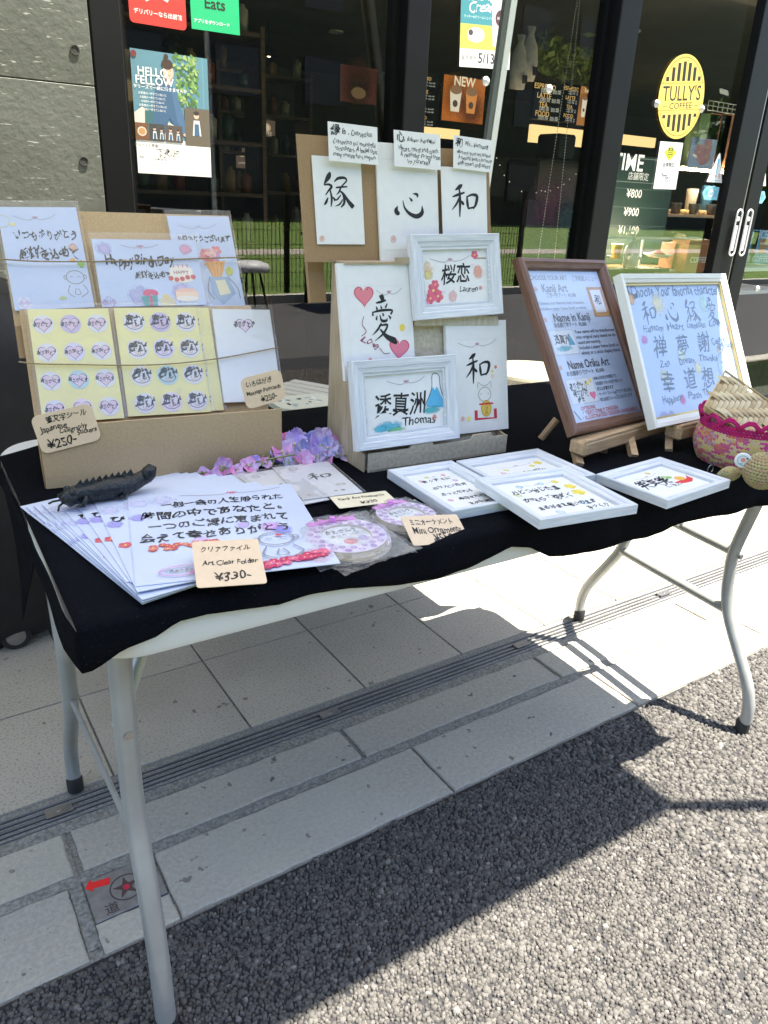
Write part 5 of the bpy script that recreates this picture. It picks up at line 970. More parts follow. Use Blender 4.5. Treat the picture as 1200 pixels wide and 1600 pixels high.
def ai(A):
    A.box(.10, .19, .90, .193, (.68, .69, .72)); A.box(.10, .19, .103, .95, (.68, .69, .72)); A.cord(.50, .86, .24); A.heart(.33, .27, .13, (.72, .22, .26)); A.heart(.78, .74, .14, (.70, .20, .28), rot=-.15); A.brush('愛', .57, .47, .38, sy=.50)
    for q_ in ((.29, .22), (.38, .22)): A.ell(*q_, .009, .009, (.3, .02, .05), 6)
    A.line([(.31, .45), (.28, .52), (.33, .58), (.26, .62)], .009, (.3, .1, .15)); A.text('Love', .38, .68, .13, (.30, .05, .12), .01, hand=1.2, rot=-.45); A.line([(.50, .73), (.56, .78), (.64, .78)], .009, (.3, .1, .15)); A.ell(.84, .56, .04, .045, (.80, .62, .10), 12); A.ell(.36, .83, .025, .03, (.75, .35, .3), 8)
sheet('framed_card', 'white card with 愛 character and two pink heart balloons', 'card', rect(PB, (521, 413), (633, 413), (647, 590), (536, 592), .010), PAPER, ai, th=.008, group='cards on the woodgrain stand')
def wa(A):
    A.box(.12, .16, .88, .163, (.68, .69, .72)); A.cord(.18, .82, .20); A.brush('和', .50, .42, .40, sy=.42); A.ell(.80, .42, .024, .024, (.72, .22, .12), 10); A.ell(.74, .455, .02, .02, (.80, .62, .2), 10); A.ell(.74, .50, .03, .03, (.8, .62, .5), 10)
    C_ = (.25, .25, .28); A.ring(.60, .66, .11, .10, .008, C_, 18); A.poly([(.50, .60), (.49, .545), (.56, .58)], (.80, .78, .75)); A.poly([(.65, .58), (.71, .545), (.71, .61)], (.80, .78, .75)); A.line([(.49, .60), (.49, .545), (.56, .58), (.65, .575), (.71, .545), (.71, .61)], .007, C_, 2); A.ell(.54, .655, .012, .006, C_, 6); A.ell(.66, .655, .012, .006, C_, 6)
    A.poly([(.42, .80), (.47, .80), (.47, .87), (.75, .88), (.75, .80), (.80, .80), (.80, .89), (.42, .89)], (.55, .03, .05)); A.ell(.62, .79, .09, .115, (.72, .50, .10), 20); A.ring(.62, .79, .085, .11, .007, (.35, .22, .03), 20); A.text('千万両', .62, .79, .06, (.3, .18, .02), .01, rot=-1.57) ; A.box(.50, .74, .74, .755, (.6, .03, .05))
    A.ell(.32, .87, .035, .035, (.82, .75, .2), 10); seal(A, .22, .865, .03)
sheet('framed_card', 'white card with 和 above a small beckoning cat with gold coin', 'card', rect(PB, (690, 505), (787, 499), (785, 668), (697, 681), .012), PAPER, wa, th=.008, group='cards on the woodgrain stand')
def sakura(A):
    A.cord(.14, .72, .20, sag=.05); A.text('桜恋', .50, .47, .24, K, .014, hand=.25, wid=.42, shear=.12); A.text('Lauren', .68, .72, .10, K, .006, hand=.5); A.ring(.86, .72, .03, .03, .006, (.75, .2, .2), 4); A.text('高', .86, .72, .04, (.75, .2, .2))
    for x, y, r in ((.16, .72, .09), (.22, .82, .08), (.11, .85, .07), (.19, .62, .06), (.80, .14, .055)): A.flower(x, y, r, (.72, .14, .22))
    A.blob(.09, .38, .11, (.80, .60, .45)); A.blob(.10, .45, .07, (.82, .72, .3)); A.blob(.83, .44, .09, (.82, .40, .30)); A.blob(.44, .84, .08, (.82, .50, .50)); A.heart(.88, .05, .02, (.8, .7, .75)); A.heart(.31, .76, .02, (.8, .75, .8)); A.heart(.07, .92, .02, (.8, .3, .4)); A.heart(.76, .32, .018, (.8, .7, .75))
frame('framed_picture', 'whitewashed frame with 桜恋 calligraphy, red blossoms and a signature', 'picture frame', rect(PB, (624, 368), (766, 371), (771, 494), (643, 500), .012), WHITEW, .020, .016, sakura, 'whitewashed frames', inner=WHITEW)
def fuji(A):
    A.cord(.30, .76, .17, sag=.05); A.text('透真洲', .44, .55, .25, K, .012, hand=.22, wid=.62, shear=.12); A.text('Thomas', .66, .82, .13, K, .008, hand=.4); A.ring(.86, .81, .035, .035, .006, (.75, .2, .2), 4); A.text('高', .86, .81, .05, (.75, .2, .2))
    A.poly([(.76, .62), (.84, .34), (.88, .28), (.92, .33), (1.0, .60), (.99, .66)], (.10, .42, .68)); A.poly([(.82, .36), (.86, .10), (.94, .12), (.95, .33), (.91, .30), (.88, .36), (.86, .30)], (.80, .81, .82)); A.line([(.75, .60), (.84, .34), (.86, .10), (.94, .12), (.955, .33), (1.0, .55)], .009, (.05, .1, .15)); A.blob(.83, .68, .14, (.06, .45, .50), ry=.05); A.blob(.30, .88, .18, (.10, .45, .62), ry=.07); A.blob(.38, .94, .14, (.2, .55, .25), ry=.03); A.blob(.18, .90, .1, (.10, .5, .65), ry=.04)
frame('framed_picture', 'whitewashed frame with 透真洲, a blue mountain and a signature', 'picture frame', rect(PB, (534, 567), (695, 553), (699, 681), (543, 706), .020), WHITEW, .021, .017, fuji, 'whitewashed frames', inner=WHITEW)

# ================================================================== EASEL SIGNS
def easel(name, label, pl, ledge, feet, rear):
    root = empty(name, pl.hit(*ledge[0])); tag(root, label, 'easel'); I_ = root.matrix_world.inverted()
    a_, c_ = pl.hit(*ledge[0]), pl.hit(*ledge[1]); a_.z = c_.z = (a_.z + c_.z) / 2; u = (c_ - a_).normalized(); b_ = Vector((0, 0, 1)).cross(u)
    M_ = Matrix((u, b_, Vector((0, 0, 1)))).transposed().to_4x4(); M_.translation = (a_ + c_) / 2 - b_ * .012 - Vector((0, 0, .010)); L_ = (c_ - a_).length
    q = MB(); q.box((0, -.006, .006), (L_, .036, .027), bev=.004); q.box((0, -.020, .020), (L_, .006, .008), bev=.002); q.build('ledge', PINE, root, I_ @ M_)
    for (tx, ty), (fx, fy) in feet:
        f = PZ(fx, fy, ZB); tp = PY(tx, ty, f.y + .035); q = MB(); q.tube([tp, f], .0095, 4, flat=1.0); q.build('leg', PINE, root, I_)
    for (tx, ty), (fx, fy) in rear:
        f = PZ(fx, fy, ZB); tp = PY(tx, ty, f.y - .012); q = MB(); q.tube([tp, f], .007, 8); q.build('rear_leg', PINE, root, I_)
    return root
E1 = PZ(905, 725, ZB); D0 = PY(881, 692, E1.y + .02); D1 = PY(1007, 653, E1.y + .02); 
PD = Plane(D0, 9, 32)
easel('table_easel', 'small pine easel holding the brown framed menu', PD, ((889, 691), (1020, 656)), (((899, 702), (905, 728)), ((983, 682), (990, 714))), (((946, 694), (943, 706)), ((870, 655), (845, 686))))
def menuA(A):
    w = .3; g = (.30, .32, .36)
    A.text('CHOOSE YOUR ART', .28, .045, .06, g, .012, wid=.50); A.text('漢字和紙メニュー', .78, .05, .06, g, .012, wid=.36)
    A.text('Kanji Art', .32, .115, .10, g, .02, wid=.34); A.text('漢字一字アート  ¥1,000', .38, .165, .045, g, .015, wid=.40); A.text('Choose your favorite kanji character.', .36, .215, .04, g, .006, wid=.62); A.text('Includes a paper frame (kraft or white).', .36, .252, .04, g, .006, wid=.64)
    A.poly([(.76, .11), (.995, .11), (.995, .32), (.76, .32)], (.50, .26, .10)); A.box(.80, .13, .955, .29, (.74, .77, .82)); A.text('和', .875, .20, .10, K, .01, hand=.6); A.box(.78, .30, .98, .315, (.62, .34, .12))
    A.text('Name in Kanji', .43, .315, .10, (.10, .10, .13), .02, wid=.50); A.text('お名前漢字アート  ¥2,000', .38, .365, .045, (.1, .1, .13), .015, wid=.44)
    A.box(.05, .395, .38, .56, (.45, .48, .55)); A.box(.055, .398, .375, .557, (.68, .73, .82)); A.text('透真洲', .20, .46, .10, K, .02, hand=.5, wid=.2); A.poly([(.27, .50), (.31, .42), (.36, .50)], (.10, .35, .55)); A.blob(.2, .52, .12, (.15, .5, .6), ry=.03)
    for i, t in enumerate(('Your name will be transformed', 'into original kanji based on its', 'sound and meaning.', 'Includes a paper frame (kraft or', 'white) or a white display frame.')): A.text(t, .40, .415 + .036 * i, .044, (.05, .05, .07), .012, align='l', wid=[.58, .57, .32, .58, .58][i])
    A.text('Name Oriku Art', .46, .63, .10, (.05, .05, .07), .022, wid=.58); A.text('お名前折り句アート  ¥2,000', .38, .685, .045, (.05, .05, .07), .015, wid=.52)
    A.box(.07, .72, .44, .885, (.45, .48, .55)); A.box(.075, .723, .435, .882, (.70, .73, .80)); A.text('ありがとう', .22, .77, .07, K, .03, hand=1, wid=.24); A.text('笑顔の花', .22, .82, .07, K, .02, hand=1, wid=.2); A.heart(.38, .84, .04, (.75, .15, .30)); A.ell(.35, .76, .02, .02, (.8, .6, .1), 8); A.ell(.40, .745, .02, .02, (.8, .6, .1), 8); A.text('幸せ', .2, .86, .05, K, .02, hand=1)
    for i, t in enumerate(('日本人の方だけの商品です。', 'お名前をつかった折り句という', 'ポエムを書きます', 'ペーパーフレーム(クラフトまたは白)', 'または白フレーム額にお入れします')): A.text(t, .46, .735 + .036 * i, .042, (.05, .05, .07), .02, align='l', wid=[.34, .40, .24, .50, .48][i])
    A.text('OPTIONS', .26, .915, .046, (.50, .02, .03), .01, wid=.20); A.text('・TEXT-ONLY DESIGN', .42, .945, .046, (.5, .02, .03), .01, wid=.50); A.text('・ILLUSTRATED DESIGN AVAILABLE', .55, .975, .046, (.5, .02, .03), .01, wid=.80)
    for y in (.12, .325, .64): A.ell(.07, y, .02, .02, (.6, .4, .38), 10)
    A.line([(.06, .92), (.12, .985)], .008, (.05, .05, .05), 1)
frame('menu_sign', 'tall brown wooden framed CHOOSE YOUR ART menu on the easel', 'framed sign', rect(PD, (801, 411), (933, 412), (1006, 653), (882, 692), .004), BROWNW, .021, .020, menuA, back=mat('menu_paper', (.56, .65, .85), .45), glass=True,
      prof=[(0, 0), (0, .014), (.003, .019), (.009, .020), (.013, .017), (.019, .014), (.021, .010), (.021, 0)])
E2 = PZ(1045, 705, ZB); F0 = PY(1010, 663, E2.y + .02)
PE = Plane(F0, 6, 27)
easel('table_easel', 'small pine easel holding the white framed character chart', PE, ((1040, 660), (1140, 652)), (((1046, 668), (1045, 705)), ((1120, 664), (1120, 698))), (((1085, 665), (1088, 690)),))
def chart(A):
    bl_ = (.07, .11, .17); A.text('Choose Your favorite character', .52, .055, .10, bl_, .012, hand=.5, wid=.92); A.text('C', .07, .045, .16, K, .04, hand=.4)
    rowsK = (('和', '心', '縁', '愛'), ('禅', '夢', '謝'), ('幸', '道', '想')); en = (('Harmony', 'Heart', 'Connection', 'Love'), ('Zen', 'Dream', 'Thanks'), ('Happiness', 'Path', 'Thought'))
    for x, y, r, c in ((.05, .11, .04, (.80, .42, .10)), (.30, .15, .075, (.80, .72, .40)), (.78, .17, .06, (.50, .74, .62)), (.09, .41, .035, (.62, .12, .42)), (.56, .67, .05, (.78, .76, .42)), (.20, .70, .05, (.74, .76, .46)), (.33, .89, .035, (.70, .04, .28)), (.84, .55, .035, (.80, .64, .50)), (.42, .55, .05, (.68, .78, .62)), (.97, .385, .03, (.58, .36, .66))): A.blob(x, y, r, c)
    for j in range(3):
        for i in range(len(rowsK[j])):
            x = (.19, .41, .63, .85)[i] if j == 0 else ((.22, .45, .68), (.22, .45, .64))[j - 1][i]; y = .215 + .27 * j; k_ = rowsK[j][i]
            if k_ in BR: A.brush(k_, x, y, .14, bl_, sy=.14, wk=.9)
            else: A.text(k_, x, y, .135, bl_, .0, hand=.35, shear=.1)
            A.text(en[j][i], x + .01, y + .115, .06, bl_, .0, hand=.7, wid=min(.2, .033 * len(en[j][i])))
    A.text('Custom', .86, .47, .06, bl_, 0, hand=.8); A.text('requests', .91, .505, .05, bl_, 0, hand=.8); A.text('welcome', .92, .535, .05, bl_, 0, hand=.8)
    A.ring(.88, .68, .10, .09, .004, (.3, .35, .45), 20); A.line([(.80, .77), (.74, .82), (.75, .92)], .006, (.15, .2, .3)); A.text('︶ ︶', .88, .67, .05, (.3, .35, .45))
frame('character_chart', 'white and gold framed chart of kanji titled Choose Your favorite character', 'framed sign', rect(PE, (951, 430), (1117, 437), (1170, 647), (1010, 664), .004), mat('cream_frame_paint', (.74, .73, .67), .4), .016, .018, chart, back=mat('chart_paper', (.42, .54, .82), .45), glass=True, inner=mat('gold_rim', (.55, .42, .16), .35, metal=.6))

# ================================================================== FRAMES LYING ON THE CLOTH
FZ = Plane((0, 0, ZB + .015), 0, 90); FZ2 = Plane((0, 0, ZB + .030), 0, 90)
def flatframe(q4, art, label, pl=FZ):
    M_, w_, h_ = rect(pl, *q4, lift=-.0145); return frame('framed_picture', label, 'picture frame', (M_, w_, h_), WHITEW, .017, .015, art, 'whitewashed frames lying flat', inner=None)
def lines_art(ls, blobs, fl=(), cordy=.12, fill=True):
    def f(A):
        A.box(.03, .05, .97, .95, (.78, .78, .77)); A.cord(.3, .8, cordy)
        for x, y, r, c in blobs: A.blob(x, y, r, c)
        for x, y, r, c in fl: A.flower(x, y, r, c, 5, (.75, .5, .1))
        for t, x, y, s_, w_ in ls: A.text(t, x, y, s_, K, .024, hand=.9, wid=w_)
    return f
YL = (.80, .66, .10)
M1 = ((602, 731), (710, 718), (813, 789), (710, 798))
flatframe(((602, 734), (710, 719), (809, 779), (711, 799)), lines_art([('まっすぐに', .50, .22, .14, .6), ('なりたい自分', .55, .42, .13, .7), ('きっとなれる', .50, .6, .13, .62), ('毎日を大切に', .66, .76, .12, .6), ('あゆむ笑顔', .66, .9, .12, .5)], [(.2, .2, .07, (.8, .5, .5)), (.8, .3, .07, (.7, .5, .7)), (.2, .75, .07, (.8, .4, .55)), (.9, .8, .07, YL), (.4, .12, .05, YL)], [(.75, .12, .05, (.75, .3, .3))]), 'whitewashed frame with five lines of brushed kana, leftmost of lying frames')
flatframe(((709, 720), (842, 701), (932, 742), (800, 764)), lines_art([('ありがとうの笑顔に', .52, .5, .14, .62)], [(.25, .4, .05, (.8, .5, .45)), (.35, .3, .04, YL)], [(.88, .22, .06, YL), (.74, .3, .04, YL)], .2), 'whitewashed frame half hidden behind two others, with yellow flowers')
flatframe(((748, 748), (886, 727), (987, 787), (845, 815)), lines_art([('ひとつ信じた道', .42, .28, .14, .62), ('かならず花咲く', .42, .52, .13, .62), ('あるがまま思いのまま', .50, .75, .12, .74), ('ゆっくり', .8, .88, .10, .28)], [(.3, .14, .06, (.5, .7, .75)), (.14, .35, .06, (.75, .78, .45)), (.72, .75, .07, (.5, .68, .78)), (.3, .9, .06, (.55, .65, .8)), (.6, .12, .05, (.5, .7, .8))], [(.88, .30, .08, YL), (.86, .48, .09, YL), (.8, .12, .05, YL)]), 'whitewashed frame with yellow flowers lying on top of its neighbours', FZ2)
def chili(A):
    A.box(.03, .05, .97, .95, (.78, .78, .77)); A.cord(.28, .7, .2); A.text('笑笑笑', .38, .45, .24, K, .018, hand=.8, wid=.5); A.text('しあわせ', .60, .68, .1, K, .012, hand=1); A.blob(.6, .12, .05, YL)
    A.poly([(.60, .62), (.70, .72), (.84, .74), (.94, .66), (.96, .5), (.88, .60), (.76, .60)], (.68, .04, .03)); A.ell(.80, .54, .08, .06, (.78, .42, .06), 12); A.ell(.70, .42, .06, .035, (.25, .48, .10), 10); A.ell(.66, .36, .04, .03, (.35, .55, .15), 8); A.poly([(.62, .5), (.72, .52), (.68, .6)], (.82, .8, .78))
flatframe(((932, 741), (1031, 713), (1140, 750), (1045, 782)), chili, 'whitewashed frame with red and orange picture, rightmost lying alone')

# ================================================================== FOLDERS, POSTCARDS, TAGS, ORNAMENTS
FOLD = mat('folder_paper', (.62, .68, .84), .3, noise_amt=.12, noise_scale=5)
FF = Plane((0, 0, ZB), 0, 90)
tops = (156, 790), (329, 742), (513, 884), (212, 915)
def folder_art(full):
    def f(A):
        for x, y, r, c in ((.06, .12, .07, (.62, .62, .82)), (.05, .30, .06, (.40, .36, .75)), (.75, .55, .08, (.70, .40, .75)), (.80, .60, .07, (.30, .30, .75)), (.60, .50, .05, (.60, .45, .8)), (.35, .62, .06, (.70, .5, .8)), (.2, .1, .08, (.6, .6, .8)), (.9, .9, .1, (.72, .45, .5))): A.blob(x, y, r, c)
        if not full: 
            A.text('ひと', .12, .24, .09, K, .03, hand=1); A.flower(.05, .55, .04, (.65, .12, .15)); return
        A.cord(.30, .92, .06, (.7, .1, .2), .02); 
        for i, (t, w_, x, s_) in enumerate((('一期一会の人生限られた', .72, .54, .12), ('時間の中であなたと。', .80, .46, .12), ('一つのご縁に恵まれて', .78, .48, .12), ('会えて幸せありがとう', .80, .44, .13))): A.text(t, x, .17 + .13 * i, s_ * 1.15, K if i < 2 else (.05, .05, .05), .02, hand=.7, wid=w_)
        r = random.Random(5)
        for i in range(26): A.flower(.10 + .36 * r.random(), .665 + .025 * r.uniform(-1, 1), .024, (.62, .12, .12) if i % 3 else (.70, .25, .18), 5)
        for i in range(34): 
            u_ = r.random(); A.flower(.62 + .34 * u_, .955 - .07 * u_ + .022 * r.uniform(-1, 1), .028, (.62, .05, .15) if i % 3 else (.75, .15, .28), 5)
        A.ring(.22, .92, .11, .055, .008, (.65, .3, .6), 24); A.text('ご縁ありがとう', .22, .92, .06, (.1, .1, .1), .015, hand=.6, wid=.16); A.blob(.29, .94, .05, (.75, .2, .45), ry=.02); doodle(A, .74, .70, .10); A.ell(.76, .665, .02, .012, (.7, .1, .15), 8)
    return f
def mixq(A_, B_, t): return [(a_[0] + (b_[0] - a_[0]) * t, a_[1] + (b_[1] - a_[1]) * t) for a_, b_ in zip(A_, B_)]
NF = 12; wF, hF = .236, .275
for k in range(NF):
    t_ = (0, .03, .06, .09, .13, .16, .20, .25, .36, .50, .68, 1)[k]; lf = .0014 * (k + 1) + .0006; g_ = lambda a_, c_: PZ(a_[0] + (c_[0] - a_[0]) * t_, a_[1] + (c_[1] - a_[1]) * t_, ZB + lf)
    BL_ = g_((224, 944), (213, 916)); TL_ = g_((30, 792), (200, 772)); v_ = (TL_ - BL_).normalized(); u_ = Vector((v_.y, -v_.x, 0)); BL_ = TL_ - v_ * hF if k in (0, 2, 4, 6, 8, 9) else BL_; c_ = BL_ + v_ * hF / 2 + u_ * wF / 2
    M_ = Matrix((u_, v_, Vector((0, 0, 1)))).transposed().to_4x4(); M_.translation = c_ + Vector((random.uniform(-.0015, .0015), random.uniform(-.0015, .0015), 0))
    lab = 'printed clear folder, %s from the bottom of the fanned stack at front left' % ('first second third fourth fifth sixth seventh eighth ninth tenth eleventh last'.split()[k])
    if k == NF - 1: lab = 'topmost clear folder with four lines of brush lettering and red blossoms'
    o = sheet('clear_folder', lab, 'folder', (M_, wF, hF), FOLD, folder_art(k == NF - 1), th=.0010, group='clear folders stacked at front left')
# dragon paperweight
CAST = mat('cast_iron', (.004, .008, .011), .36, metal=.2, spec=.6, bump=1, bump_scale=160)
zt2 = ZB + .0014 * NF + .002; h0 = PZ(105, 792, zt2); h1 = PZ(234, 762, zt2); DL = (h1 - h0).length
dM = Matrix.Translation(h0) @ Matrix.Rotation(math.atan2(h1.y - h0.y, h1.x - h0.x), 4, 'Z'); dg = empty('dragon_paperweight', M=dM); tag(dg, 'dark cast iron dragon paperweight lying on the clear folders', 'paperweight')
print('dragon', DL)
sp = [(0.00, .010), (.12, .013), (.3, .012), (.5, .014), (.7, .013), (.85, .014), (.97, .017)]
q = MB(); pts = [(DL * a_, .004 * math.sin(a_ * 8), z_) for a_, z_ in sp]; q.tube(spline(pts, 5), [.011 + .004 * math.sin(math.pi * min(1, i / 30 * 1.1)) for i in range(31)], 14); q.build('body', CAST, dg, Matrix(), True)
q = MB(); q.add(*(lambda b_: (b_.v, b_.f))(MB().lathe([(0, -.013), (.007, -.010), (.011, -.002), (.011, .004), (.007, .010), (0, .012)], 14, 0, Matrix.Translation((.004, 0, .013)) @ Matrix.Rotation(math.pi / 2, 4, 'Y') @ Matrix.Scale(1.3, 4, (0, 1, 0)))))
for sx in (-1, 1): q.lathe([(0, -.005), (.004, -.003), (.005, 0), (.004, .003), (0, .005)], 8, 0, Matrix.Translation((.006, sx * .009, .022))); q.lathe([(0, -.004), (.0035, -.002), (.0035, .002), (0, .004)], 8, 0, Matrix.Translation((-.006, sx * .005, .016)))
q.tube([(-.004, .004, .010), (-.014, .010, .008), (-.018, .016, .004)], .0015, 5); q.tube([(-.004, -.004, .010), (-.014, -.010, .008), (-.018, -.016, .004)], .0015, 5); q.build('head', CAST, dg, Matrix(), True)
for i in range(9):
    x = DL * (.16 + .075 * i); q = MB(); q.add([(x - .0065, .003, .024), (x + .0065, .003, .024), (x + .0065, -.003, .024), (x - .0065, -.003, .024), (x + .003, 0, .035)], [(0, 1, 4), (1, 2, 4), (2, 3, 4), (3, 0, 4)]); q.build('back_spike', CAST, dg, Matrix())
for x, s_ in ((.2, -1), (.32, 1), (.68, -1), (.6, 1)): q = MB(); q.tube([(DL * x, s_ * .007, .012), (DL * x - .004, s_ * .014, .008), (DL * x - .010, s_ * .017, .003)], [.005, .004, .0035], 8); q.lathe([(0, -.003), (.005, 0), (0, .003)], 8, 0, Matrix.Translation((DL * x - .012, s_ * .017, .0035))); q.build('claw', CAST, dg, Matrix(), True)
q = MB(); q.tube([(DL * .95, 0, .016), (DL, 0, .022), (DL * 1.02, 0, .030), (DL * 1.0, 0, .034)], [.010, .011, .010, .004], 12); q.build('tail', CAST, dg, Matrix(), True)
# folder tag leaning on the folders
tagcard('price_tag', 'peach price tag reading Art Clear Folder ¥330 at front left', Plane(PZ(360, 906, ZB + .0205), -8, 74), ((301, 849), (405, 842), (415, 911), (306, 922)), PEACH, [('クリアファイル', .48, .20, .18, .74), ('Art Clear Folder', .52, .50, .20, .82), ('¥330-', .52, .80, .24, .52)], corner=.004, lift=.0015)
# kanji postcards
def kpost(big):
    def f(A):
        A.brush('和', .60, .42, .42, (.04, .035, .045), sy=.34) if big else A.brush('和', .62, .5, .40, (.10, .09, .10), sy=.34); A.blob(.80, .72, .12, (.62, .62, .60), ry=.07); A.ell(.62, .88, .03, .02, (.15, .15, .17), 8); A.ell(.74, .88, .04, .03, (.2, .2, .22), 8); seal(A, .16, .9, .035)
        A.blob(.3, .12, .1, (.65, .62, .66))
    return f
CARDP = mat('postcard_paper', (.72, .72, .75), .4)
for k, (q4, lab) in enumerate(((((322, 752), (402, 738), (458, 778), (380, 800)), 'kanji postcard in sleeve, leftmost and lowest of the three'), (((365, 748), (445, 735), (513, 786), (441, 799)), 'kanji postcard in sleeve showing part of 和, middle of the three'), (((430, 736), (513, 727), (563, 774), (470, 790)), 'kanji postcard with full brushed 和, on top at right of the three'))):
    sheet('kanji_postcard', lab, 'postcard', rect(FF, *q4, lift=.003 + .002 * k), CARDP, kpost(k == 2), th=.001, sleeve=.001, group='kanji postcards beside the flowers')
tagcard('price_tag', 'narrow cream tag reading Kanji Art Postcards ¥330', Plane((0, 0, ZB + .010), 0, 90), ((518, 779), (600, 768), (622, 785), (528, 797)), CREAM, [('Kanji Art Postcards', .5, .3, .16, .8), ('¥330', .55, .74, .15, .3)], corner=.002, th=.0006)
# round ornaments in clear bags
MDF = mat('pale_wood_edge', (.62, .52, .42), .6)
def orn(px, py, R, label, z=0, sc_=1, rot=0):
    p = PZ(px, py, ZB + z); M_ = Matrix.Translation(p) @ Matrix.Rotation(rot, 4, 'Z'); o = empty('round_ornament', M=M_); tag(o, label, 'ornament', 'round ornaments in clear bags')
    q = MB(); q.lathe([(0, .0005), (R, .0005), (R, .0065), (0, .0065)], 40); d = q.build('disc', MDF, o, Matrix(), True, 40)
    q = MB(); q.lathe([(R * .62, .0066), (R * .985, .0066), (R * .985, .0095), (R * .63, .0095), (R * .62, .0066)], 40); r_ = q.build('ring', MDF, o, Matrix(), True, 40)
    A = Art(2 * R, 2 * R, .0097); A.ring(.5, .5, .492, .492, .18, (.66, .58, .74), 40)
    for i in range(16): t_ = 2 * math.pi * i / 16; A.blob(.5 + .43 * math.cos(t_), .5 + .43 * math.sin(t_), .055, (.42, .25, .55) if i % 2 else (.62, .45, .70)); t_ += .2; A.blob(.5 + .36 * math.cos(t_), .5 + .36 * math.sin(t_), .05, (.50, .32, .60))
    A.build('artwork', r_)
    A = Art(2 * R, 2 * R, .0067); A.ell(.5, .5, .31, .31, (.74, .75, .80), 32); A.text('おめでとう', .5, .33, .12, K, .02, hand=1, wid=.4); A.text('ありがとう', .5, .45, .07, (.1, .1, .1), .01, hand=1, wid=.38); A.ell(.5, .63, .09, .08, (.68, .18, .22), 14); A.blob(.68, .6, .1, (.55, .4, .75)); A.build('artwork', d)
    q = MB(); RB = mat('magenta_ribbon', (.72, .25, .68), .5); q.box((0, R * .86, .0102), (R * 1.3, .012, .0006)); 
    for s_ in (-1, 1): q.add([(0, R * .86, .0115), (s_ * .018, R * .86 + .009, .0125), (s_ * .020, R * .86 - .007, .0122)], [(0, 1, 2)])
    q.lathe([(.005, .012), (.004, .017), (0, .018)], 8, 0, Matrix.Translation((0, R * .82, 0))); q.build('ribbon', RB, o, Matrix())
    q = MB(); W_, H_ = R * 1.25, R * 1.38
    def bg_(u, v):
        x, y = (2 * u - 1), (2 * v - 1); d_ = math.hypot(x * W_, y * H_) / R; z_ = .0135 + .005 * noise.noise(Vector((x * 3, y * 3, px))) if d_ < 1.05 else .0018 + .006 * abs(noise.noise(Vector((x * 4, y * 4, py))))
        return (x * W_ + .003 * noise.noise(Vector((y * 5, 0, 1))), y * H_ + R * .1 + .003 * noise.noise(Vector((x * 5, 3, 1))), z_)
    q.grid(bg_, 22, 22); q.build('clear_bag', FILM, o, Matrix(), True)
orn(634, 812, .044, 'lilac round ornament partly under the Mini Ornaments tag', 0, rot=.1); orn(612, 797, .040, 'lilac round ornament in bag tucked under the narrow cream tag', .0125, rot=.3) if 0 else None
orn(541, 846, .054, 'lilac checked round ornament in clear bag at the front hem', .008, rot=-.08); orn(549, 850, .053, 'second round ornament lying just beneath the front lilac one', 0, rot=.15)
tagcard('price_tag', 'peach price tag reading Mini Ornaments ¥550', Plane(PZ(645, 856, ZB), 12, 58), ((627, 810), (713, 802), (733, 845), (646, 856)), PEACH, [('ミニオーナメント', .48, .24, .16, .74), ('Mini Ornaments', .52, .52, .17, .84), ('¥550-', .58, .80, .2, .40)], corner=.003, lift=.001)

# ================================================================== ARTIFICIAL FLOWER SPRAY
sp_ = empty('flower_spray', PZ(430, 728, ZB)); tag(sp_, 'artificial pink and lilac flower spray lying behind the postcards', 'artificial flowers'); SI = sp_.matrix_world.inverted()
STEM = mat('green_stem', (.22, .28, .10), .6)
def lift(px, py, z): return SI @ PZ(px, py, ZB + z)
q = MB(); q.tube(spline([lift(268, 745, .005), lift(330, 737, .006), (lift(400, 722, .012)), lift(450, 712, .02), lift(500, 706, .018), lift(535, 704, .01)], 5), .0016, 6); q.build('stem', STEM, sp_, Matrix(), True)
PETC = [mat('petal_lilac', (.38, .24, .78), .5, col2=(.70, .60, .80), noise_scale=60), mat('petal_pink', (.82, .18, .50), .5, col2=(.62, .50, .80), noise_scale=45), mat('petal_blue', (.30, .32, .78), .5, col2=(.60, .55, .80), noise_scale=60)]
for m_ in PETC: multi(m_, 70, .2, .55, .7, (.75, .68, .62))
def bloom(px, py, z, R, ci, face, seed):
    r = random.Random(seed); c = lift(px, py, z); rot = Matrix.Rotation(r.uniform(0, 6), 4, 'Z'); tl = Vector((r.uniform(-.5, .3), -.9, r.uniform(.3, .9))).normalized().to_track_quat('Z', 'Y').to_matrix().to_4x4()
    Mb = Matrix.Translation(c) @ tl @ rot; n_ = r.choice((4, 5)); br = MB(); st_ = lift(px + r.uniform(-8, 8), 722 - (px - 430) * .12 + 4, .01); br.tube([st_, (st_ + c) / 2 + Vector((0, 0, .003)), c], .0009, 5); b0 = br.build('bloom_stem', STEM, sp_, Matrix())
    for k in range(n_):
        a_ = 2 * math.pi * k / n_ + r.uniform(-.15, .15); q = MB(); cup = r.uniform(.1, .5)
        def pt(u, v):
            w_ = math.sin(math.pi * min(1, .06 + u * .90)) ** .7 * (v - .5) * R * 1.15; L_ = u * R * (1 + .08 * math.sin(v * 9)); zz = cup * R * (u ** 2) * .7 + abs(v - .5) * R * .25 + .08 * R * math.sin(v * 10) * u
            return Vector((math.cos(a_) * L_ - math.sin(a_) * w_, math.sin(a_) * L_ + math.cos(a_) * w_, zz))
        q.grid(pt, 5, 5); q.build('petal', PETC[ci], b0, Mb, True)
    q = MB(); q.lathe([(R * .10, 0), (R * .12, R * .14), (0, R * .2)], 6); q.build('flower_centre', mat('flower_centre', (.70, .60, .30), .6), b0, Mb)
